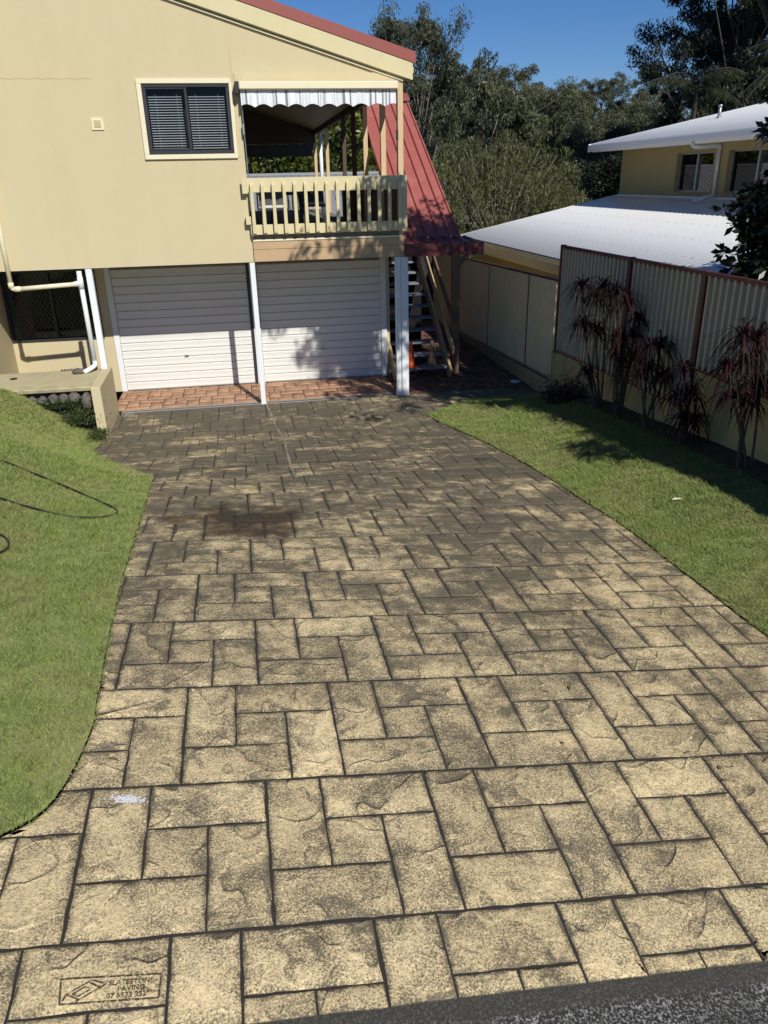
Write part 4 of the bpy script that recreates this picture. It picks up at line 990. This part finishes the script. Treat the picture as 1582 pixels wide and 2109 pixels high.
back_house(-4, 6.2, 30.5, 38, -3.4, 2.2, 3.72, 'grey tiled roof of a house seen through the balcony', 'tileroof')
back_house(7.4, 10.5, 33, 40, -3.6, 1.9, 3.3, 'pale tiled roof half hidden by weeping tree beyond stair roof', 'tileroof')

# ------------------------------------------------------------------ vegetation
def leaf_quads(g, P, size, aspect, droop=.5, curl=0.):
    """P (n,3) centres; returns (n*4,3) quads"""
    n = len(P); L = size*g.uniform(.6, 1.3, n); W = L*aspect
    d = g.normal(0, 1, (n, 3)); d[:, 2] -= droop*1.5; d /= np.linalg.norm(d, axis=1)[:, None]
    r = g.normal(0, 1, (n, 3)); s_ = np.cross(d, r); s_ /= np.linalg.norm(s_, axis=1)[:, None]+1e-9
    a = P-d*L[:, None]/2; b_ = P+d*L[:, None]/2; m1 = P+s_*W[:, None]/2; m2 = P-s_*W[:, None]/2
    return np.stack([a, m1, b_, m2], 1).reshape(-1, 3)
def make_tree(seed, h, R, crown0, nlobe, nleaf, leaf, aspect, matl, matb, droop=.5, lobe_r=.9, flat=.7, trunk_r=.16, shape='round', lean=.3, topo=None):
    g = np.random.default_rng(seed); b = MB()
    top = Vector(topo) if topo else Vector((g.normal(0, lean), g.normal(0, lean), h*.8)); pts = [Vector((0, 0, -.5))]
    for k in range(1, 7):
        t_ = k/6; pts.append(Vector((top.x*t_+g.normal(0, .06*h*.1), top.y*t_+g.normal(0, .06*h*.1), h*.8*t_)))
    b.tube(pts, [trunk_r*(1-.75*k/6) for k in range(7)], 7)
    lobes = []
    for k in range(nlobe):
        t_ = (k+.5)/nlobe; a = k*2.4+g.uniform(-.5, .5)
        zz = crown0+(1-crown0)*g.beta(1.3, 1.1); 
        if shape == 'round': rr = R*math.sqrt(max(.05, 1-((zz-(crown0+1)/2)/((1-crown0)/2*1.08))**2))
        elif shape == 'cone': rr = R*(1.02-(zz-crown0)/(1-crown0))
        else: rr = R*(.55+.45*math.sin(math.pi*min(1, zz)))
        rr *= g.uniform(.35, 1.0)
        c_ = Vector((top.x*zz+rr*math.cos(a), top.y*zz+rr*math.sin(a), zz*h)); lobes.append(c_)
        bz = max(.15, zz-.18-.18*g.random()); s_ = Vector((top.x*bz, top.y*bz, bz*h*.92 if bz*h*.92 < h*.78 else h*.78))
        mid = s_.lerp(c_, .5)+Vector((g.normal(0, .15), g.normal(0, .15), -.05*h*.3))
        b.tube([s_, mid, c_], [trunk_r*.38, trunk_r*.24, trunk_r*.09], 5)
        for q in range(2):
            e_ = c_+Vector(tuple(g.normal(0, lobe_r*.6, 3))); b.tube([mid.lerp(c_, .6), e_], [trunk_r*.12, trunk_r*.04], 4)
    per = nleaf//nlobe; Q = []; T = []
    for c_ in lobes:
        # several sub clumps inside a lobe give light and dark masses and gaps
        lr = lobe_r*g.uniform(.7, 1.3); ns = 7
        for s_ in range(ns):
            cc = np.array(c_)+g.normal(0, 1, 3)*lr*np.array([.55, .55, .45*flat])
            m_ = per//ns; P = g.normal(0, 1, (m_, 3)); P /= np.linalg.norm(P, axis=1)[:, None]; P *= (g.random(m_)**.45)[:, None]*lr*.5*g.uniform(.7, 1.2)
            P[:, 2] *= flat; P += cc; Q.append(leaf_quads(g, P, leaf, aspect, droop)); T.append(np.clip(g.random(m_)*.55+g.uniform(-.1, .55), 0, 1))
    me = np_mesh('foliage', np.concatenate(Q), tint=np.concatenate(T), per=4); me.materials.append(matl)
    tm = b.mesh('trunk'); tm.materials.append(matb); tm.polygons.foreach_set('use_smooth', [True]*len(tm.polygons))
    return me, tm
def place(name, var, loc, s, rz, label, cat='tree', group=None, sz=None):
    e = bpy.data.objects.new(name, None); C.objects.link(e); e.location = loc; e.rotation_euler = (0, 0, rz); e.scale = (s, s, sz or s); e.empty_display_size = .3
    tag(e, label, cat, group)
    for nm, me in zip(('foliage', 'trunk'), var):
        if me is None: continue
        o = bpy.data.objects.new(nm, me); C.objects.link(o); o.parent = e
        if nm == 'foliage': o['kind'] = 'stuff'
    return e
gum = [make_tree(100+k, 10, 3.3+.3*(k % 3), .35, 20+2*k, 26000, .21, .34, M['gum'], M['bark'], .6, 1.05, .75, .17) for k in range(5)]
big = [make_tree(200+k, 16, 4.6, .38, 32, 34000, .20, .32, M['gumdark'], M['barkdark'], .7, 1.0, .7, .17, lean=.6) for k in range(3)]
openg = make_tree(301, 13, 3.4, .60, 26, 40000, .17, .32, M['gum'], M['bark'], .6, 1.1, .75, .15, lean=.5)
bushy = [make_tree(400+k, 5, 2.2, .08, 26, 26000, .15, .42, M['bright'], M['barkdark'], .3, .75, .8, .1) for k in range(2)]
conif = make_tree(501, 6, 1.6, .05, 26, 24000, .16, .3, M['conif'], M['barkdark'], .2, .55, .8, .1, 'cone')
def weeping(seed):
    g = np.random.default_rng(seed); b = MB(); Q = []; T = []
    b.tube([(0, 0, -.5), (.1, 0, 1.5), (.2, .1, 3)], [.16, .13, .08], 7)
    for k in range(64):
        a = g.uniform(0, 6.28); r = 2.3*math.sqrt(g.random()); z = 4.9-.32*r*r+g.uniform(-.4, .3)
        top = Vector((r*math.cos(a), r*math.sin(a), z)); b.tube([(.2, .1, 2.6), (top.x*.5, top.y*.5, z*.78), tuple(top)], [.04, .025, .01], 4)
        for s_ in range(9):
            off = g.normal(0, .28, 2); L = g.uniform(.7, 2.2); m_ = 90; u = g.random(m_)
            P = np.stack([top.x+off[0]*(.4+u)+g.normal(0, .045, m_), top.y+off[1]*(.4+u)+g.normal(0, .045, m_), z+.15-L*u], 1)
            Q.append(leaf_quads(g, P, .10, .16, 1.0)); T.append(np.clip(g.random(m_)*.6+g.uniform(0, .4)-.1*u, 0, 1))
    me = np_mesh('foliage', np.concatenate(Q), tint=np.concatenate(T), per=4); me.materials.append(M['weep'])
    tm = b.mesh('trunk'); tm.materials.append(M['bark']); return me, tm
weep = weeping(3)
def palm(seed, h, nfr, fl):
    g = np.random.default_rng(seed); b = MB(); b.tube([(0, 0, -.5), (.1, 0, h*.5), (.15, .05, h)], [.14, .12, .10], 8); Q = []; T = []
    for k in range(nfr):
        a = 2.4*k+g.uniform(-.3, .3); el = g.uniform(-.1, 1.2); L = fl*g.uniform(.8, 1.1); n = 34; rach = []
        for i in range(n+1):
            t_ = i/n; r = L*t_*math.cos(el*(1-.4*t_)); z = h+L*t_*math.sin(el)-L*.62*t_*t_
            rach.append(np.array([.15+r*math.cos(a), .05+r*math.sin(a), z]))
        b.tube([tuple(p) for p in rach[::6]]+[tuple(rach[-1])], .018, 4)
        sd = np.array([-math.sin(a), math.cos(a), 0])
        for i in range(4, n):
            d = rach[min(i+1, n)]-rach[i]; d /= np.linalg.norm(d)
            for sg in (1, -1):
                ll = .55*fl/2.2*math.sin(math.pi*(.12+.85*i/n))+.1; tip = rach[i]+sd*sg*ll*.7+d*ll*.35-np.array([0, 0, ll*g.uniform(.35, .7)]); w_ = d*.02
                mid = (rach[i]+tip)/2+np.array([0, 0, .04]); Q.append(np.stack([rach[i], mid+w_, tip, mid-w_])); T.append(g.random())
    me = np_mesh('foliage', np.concatenate(Q), tint=np.array(T), per=4); me.materials.append(M['palm'])
    tm = b.mesh('trunk'); tm.materials.append(M['barkdark']); return me, tm
palms = [palm(7, 8.5, 20, 2.6), palm(8, 5.0, 18, 1.6)]
def hz(x, y): return float(hill(np.float64(x), np.float64(y)))
# near and middle trees, one by one (real positions behind the houses)
place('gum_tree', openg, (8.7, 41, -3.6), .82, .4, 'tall spreading gum tree rising behind the red roof corner', sz=1.06)
place('gum_tree', gum[1], (13.9, 48, hz(13.9, 48)), 1.15, 2.0, 'grey green gum tree with bare forked limbs right of the stair roof', sz=1.2)
place('gum_tree', gum[3], (10.6, 46, hz(10.6, 46)), 1.0, 4.0, 'gum tree with pale trunk directly behind the stair roof')
place('gum_tree', gum[2], (17.5, 52, hz(17.5, 52)), 1.1, 1.0, 'rounded gum tree above the weeping tree')
place('gum_tree', gum[0], (21.5, 50, hz(21.5, 50)), .95, 5.0, 'grey gum tree left of the ochre house eave')
place('gum_tree', gum[4], (14.5, 40, -3.6), .72, 2.6, 'low gum tree filling the gap behind the weeping tree')
place('gum_tree', gum[1], (19.0, 42, -3.2), .72, 4.6, 'low gum tree between weeping tree and dark conifer')
place('weeping_tree', weep, (9.3, 29.0, -3.2), 1.6, 0., 'olive weeping tree between red stair roof and white roof')
place('weeping_tree', weep, (12.6, 32.5, -3.4), 1.2, 2., 'second weeping tree left of the ochre house')
place('conifer_tree', conif, (15.2, 31.5, -3.0), 1.15, 0, 'dark dense conifer beside the ochre house wall')
place('fan_palm', palms[1], (14.0, 31.0, -2.9), .95, 0, 'small palm between weeping tree and dark conifer', 'palm')
place('citrus_tree', bushy[0], (1.2, 40.5, -1.6), 1.6, 0, 'yellow green leafy tree seen through left part of balcony')
place('citrus_tree', bushy[1], (4.6, 41.0, -1.3), 1.65, 1., 'yellow green leafy tree seen between the balcony posts')
place('citrus_tree', bushy[0], (7.6, 43.0, -1.2), 1.3, 3., 'leafy tree beside the red stair roof edge')
place('gum_tree', gum[2], (-1.5, 47, -2.5), .9, 3, 'dark gum tree seen deep through the balcony opening')
place('gum_tree', gum[0], (3.6, 50, -2.5), .95, 2, 'gum tree behind the leafy tree seen through the balcony')
place('gum_tree', gum[4], (6.2, 52, -2.5), 1.0, 1, 'gum tree seen through the balcony nearest the red roof')
# big dark trees on the right
for (x, y, s, r, v, l) in ((23.2, 37, 1.0, 0, 0, 'large dark gum tree at the left of the group behind the ochre house'), (25.9, 36, 1.08, 2, 1, 'large dark gum tree with bare trunk in the middle behind the ochre house'),
                           (29.5, 38, 1.15, 4, 2, 'large dark gum tree at the right behind the ochre house'), (29.0, 44, 1.2, 1, 0, 'tall dark gum tree at the back of the group behind the ochre house'), (27.0, 43, .95, 3, 2, 'dark gum tree filling the back left behind the ochre house')):
    place('large_gum_tree', big[v], (x, y, -1.2), s, r, l, group='large dark trees behind the ochre house')
for (x, y, s, r, l) in ((18.0, 31.5, .92, 0, 'palm with drooping fronds left of the large dark trees'), (22.6, 31, 1.05, 2, 'tall palm at the right edge above the white roof'), (20.2, 30, .72, 4, 'shorter palm low behind the white upper roof')):
    place('palm_tree', palms[0], (x, y, -1.3), s, r, l, 'palm', 'palms behind the ochre house')
for k, (x, y) in enumerate(((16.8, 29.5), (19.0, 29.0), (21.4, 30.0), (23.8, 29.5), (18.4, 33.5), (26.5, 31))):
    place('dark_shrub_tree', conif, (x, y, -1.3), 1.05+.1*(k % 3), k*1.1, 'dark evergreen behind the upper white roof', 'tree', 'dark evergreens behind the white roof')
# forest on the hillside
g = random.Random(21); cnt = 0
for ring, (d0, d1, n) in enumerate(((54, 64, 12), (66, 80, 16), (82, 98, 20), (100, 118, 24), (120, 140, 26))):
    for k in range(n):
        az_ = RAD(-8+54*(k+g.random())/n); d = g.uniform(d0, d1); x = d*math.sin(az_); y = d*math.cos(az_)
        s = g.uniform(.78, 1.15)*(1. if ring < 3 else 1.05)
        place('hillside_gum_tree', gum[g.randrange(5)], (x, y, hz(x, y)-.3), s, g.uniform(0, 6.28), 'olive green gum tree in the forest on the far hillside', 'tree', 'gum trees on the far hillside')

# dark large-leafed tree at the right edge, beyond the fence
def big_leaf_tree(seed, base, clusters, leafL):
    g = np.random.default_rng(seed); b = MB(); V = []; T = []
    b.tube([base, (base[0]-.1, base[1]+.1, base[2]+1.2), (base[0]-.15, base[1]+.2, base[2]+2.2)], [.09, .075, .06], 8)
    s0 = Vector((base[0]-.12, base[1]+.15, base[2]+1.6))
    for c_ in clusters:
        c_ = Vector(c_); mid = s0.lerp(c_, .5)+Vector((0, 0, -.1)); b.tube([s0, mid, c_], [.04, .028, .012], 6)
        for q in range(9):
            tipc = c_+Vector(tuple(g.normal(0, .12, 3))); b.tube([c_, tipc], [.008, .005], 4)
            for k in range(11):
                a = g.uniform(0, 6.28); el = g.uniform(-.8, .9); d = Vector((math.cos(a)*math.cos(el), math.sin(a)*math.cos(el), math.sin(el))); L = leafL*g.uniform(.7, 1.2); sd = d.cross(Vector(tuple(g.normal(0, 1, 3)))).normalized()*L*.19
                p0 = tipc+d*.03; p1 = p0+d*L*.6; p2 = p0+d*L+Vector((0, 0, -L*.12))
                V += [tuple(p0), tuple(p1+sd*1.15), tuple(p2), tuple(p1-sd*1.15)]; T.append(g.random())
    return V, T, b
g = np.random.default_rng(4); cl = []
for k in range(85):
    z = g.uniform(1.7, 4.3); x = 6.48+.5*abs(g.normal(0, 1))-.22*math.sin((z-1.7)*2.2)-(.10 if z < 3.3 else 0); y = 8.9+g.normal(0, .3); cl.append((x, y, z))
V, T, b = big_leaf_tree(5, (6.7, 8.7, -.5), cl, .17)
umb = empty('broadleaf_tree', 'dark glossy large-leafed tree at the right edge beyond the fence', 'tree')
me = np_mesh('foliage', np.array(V), tint=np.array(T), per=4); me.materials.append(M['umbr']); obj('foliage', me, None, umb, kind='stuff'); obj('trunk', b, M['barkdark'], umb)
# the street tree whose crown shades the right end of the garage (its crown is above and right of the frame)
stree = make_tree(611, 8.5, 2.3, .74, 44, 17000, .15, .42, M['umbr'], M['barkdark'], .3, .60, .8, .16, topo=(-1.2, .5, 7.0))
place('garden_tree', stree, (6.62, 6.9, -.65), 1.0, 0, 'leafy tree overhead beyond the tall fence, casting shade on the garage')

# cordylines along the wall
def cordyline(base, rosettes, label, seed):
    g = random.Random(seed); e = empty('cordyline_plant', label, 'plant', base, 'red cordylines along the wall')
    b = MB(); bz = Vector(base)
    for i, r in enumerate(rosettes):
        r = Vector(r); j = bz+Vector((g.uniform(-.07, .07), g.uniform(-.04, .04), 0)); mid = j.lerp(r, .45)+Vector((g.uniform(-.05, .05), 0, 0))
        b.tube(spline([j+Vector((0, 0, -.05)), mid, r], 5), [.016-.0008*q for q in range(11)], 6)
    P_(e, 'stem', b, M['cord_stem'])
    for i, r in enumerate(rosettes):
        Q = []; T = []; r = Vector(r); nl = g.choice((48, 60, 72)); rs_ = g.uniform(.9, 1.2)
        for k in range(nl):
            a = k*2.4+g.uniform(-.3, .3); el = g.uniform(.1, 1.45); L = g.uniform(.26, .52)*rs_; dp_ = g.uniform(.7, 1.55); w_ = g.uniform(.007, .0105); seg = 7; pts = []
            for s_ in range(seg+1):
                t_ = s_/seg; rad = L*t_*.78*(.22+.8*math.cos(el)); zz = L*t_*(.25+math.sin(el)*.9)-L*dp_*t_*t_; pts.append(r+Vector((rad*math.cos(a), rad*math.sin(a), zz)))
            sd = Vector((-math.sin(a), math.cos(a), 0)); tn = g.random()**3
            for s_ in range(seg):
                wa = w_*math.sin(math.pi*min(.97, .15+.85*s_/seg)); wb = w_*math.sin(math.pi*min(.99, .15+.85*(s_+1)/seg))
                Q += [tuple(pts[s_]-sd*wa), tuple(pts[s_]+sd*wa), tuple(pts[s_+1]+sd*wb), tuple(pts[s_+1]-sd*wb)]; T.append(tn)
        me = np_mesh('leaf_rosette', np.array(Q), tint=np.array(T), per=4); me.materials.append(M['cord'])
        o = obj('leaf_rosette', me, None, e, kind='stuff'); o.matrix_parent_inverse = Matrix.Translation(base).inverted()
CP = [((4.80, 9.95, .50), [(4.40, 9.9, 2.16), (4.58, 9.85, 2.02), (4.70, 9.88, 2.12), (4.45, 9.88, 1.68), (4.67, 9.92, 1.58), (4.55, 9.88, 1.0)], 'tallest red cordyline clump at the left of the row'),
      ((4.82, 9.38, .55), [(4.78, 9.35, 2.02), (4.96, 9.35, 1.80), (4.60, 9.35, 2.14), (4.70, 9.35, 1.60), (4.91, 9.35, 1.58), (4.71, 9.35, 1.36), (4.93, 9.35, 1.28)], 'bushy red cordyline, second in the row from the left'),
      ((4.83, 8.6, .62), [(4.72, 8.56, 1.60), (4.87, 8.56, 1.60), (4.74, 8.56, 1.36), (4.66, 8.56, 1.26), (4.98, 8.56, 1.24)], 'medium dark cordyline in the middle of the row'),
      ((4.83, 7.72, .70), [(4.67, 7.67, 1.54), (4.62, 7.67, 1.25), (4.80, 7.67, 1.27), (4.74, 7.67, .98), (4.90, 7.67, .95)], 'shortest thin cordyline, second from the right end'),
      ((4.84, 6.62, .76), [(4.56, 6.58, 2.10), (4.71, 6.58, 2.06), (4.45, 6.58, 1.80), (4.67, 6.58, 1.85), (4.80, 6.58, 1.62), (4.58, 6.58, 1.52), (4.75, 6.58, 1.47)], 'red cordyline with bright maroon top at the right edge')]
for k, (bs, rs, l) in enumerate(CP): cordyline(bs, rs, l, 60+k)
# low dark shrub at the far end of the bed, weeds by the pier
def tuft(name, c, r, n, leaf, mat, label, seed, cat='plant'):
    g = np.random.default_rng(seed); P = g.normal(0, .5, (n, 3))*np.array(r)+np.array(c); P[:, 2] = np.maximum(P[:, 2], c[2]-r[2]*.6)
    me = np_mesh(name, leaf_quads(g, P, leaf, .4, 0), tint=g.random(n), per=4); me.materials.append(mat); return obj(name, me, None, None, label, cat, kind='stuff' if cat == 'weeds' else None)
tuft('low_shrub', (4.72, 10.95, .42), (.32, .3, .22), 2600, .05, M['umbr'], 'low dark shrub at the far end of the fence bed', 3)
tuft('weeds', (-2.62, 12.0, .30), (.28, .14, .13), 2600, .035, M['weed'], 'leafy weeds growing against the ledge and wall end', 4, 'weeds')
tuft('weeds', (-2.36, 11.75, .10), (.14, .22, .06), 1500, .03, M['weed'], 'low weeds spilling round the foot of the wall end', 5, 'weeds')
tuft('weeds', (-3.0, 12.12, .50), (.45, .08, .09), 2400, .035, M['weed'], 'weeds under the left part of the ledge', 6, 'weeds')
# soil edge under the fence
bed = [(4.72, 3.0), (5.04, 3.0), (5.04, 12.3), (4.78, 12.3)]
sheet_poly('garden_bed', bed, lambda x, y: rf(x, y), .034, M['soil'], .25, kind='structure')

# leaf litter
g = np.random.default_rng(77); P = []
for k in range(260):
    if k < 110: x = 4.95-abs(g.normal(0, .14)); y = g.uniform(3.5, 12); z = rf(x, y)+.035
    elif k < 170: x = g.uniform(2.7, 4.9); y = g.uniform(12.5, 17); z = .012 if y > 13.2 else float(Sf(x, y))+.012
    elif k < 225: y = g.uniform(2.6, 12.5); x = float(xl(y))+abs(g.normal(0, .12)) if g.random() < .5 else float(xr(min(y, 11.8)))-abs(g.normal(0, .14)); z = float(Sf(x, y))+.010
    else: x = g.uniform(-.9, 3.0); y = g.uniform(2.2, 12.5); z = float(Sf(x, y))+.010
    P.append((x, y, z))
q = []
for (x, y, z) in P:
    a = g.uniform(0, 6.28); L = g.uniform(.012, .03); w_ = L*.3; ca, sa = math.cos(a), math.sin(a)
    q += [(x-ca*L, y-sa*L, z), (x+sa*w_, y-ca*w_, z+.004), (x+ca*L, y+sa*L, z+.002), (x-sa*w_, y+ca*w_, z+.003)]
me = np_mesh('leaf_litter', np.array(q), tint=g.random(len(P)), per=4); me.materials.append(plain('dry_leaf', (.17, .11, .05), .7, .5, 40))
obj('leaf_litter', me, None, kind='stuff', label='small brown dry leaves scattered over the drive and beds', cat='leaves')
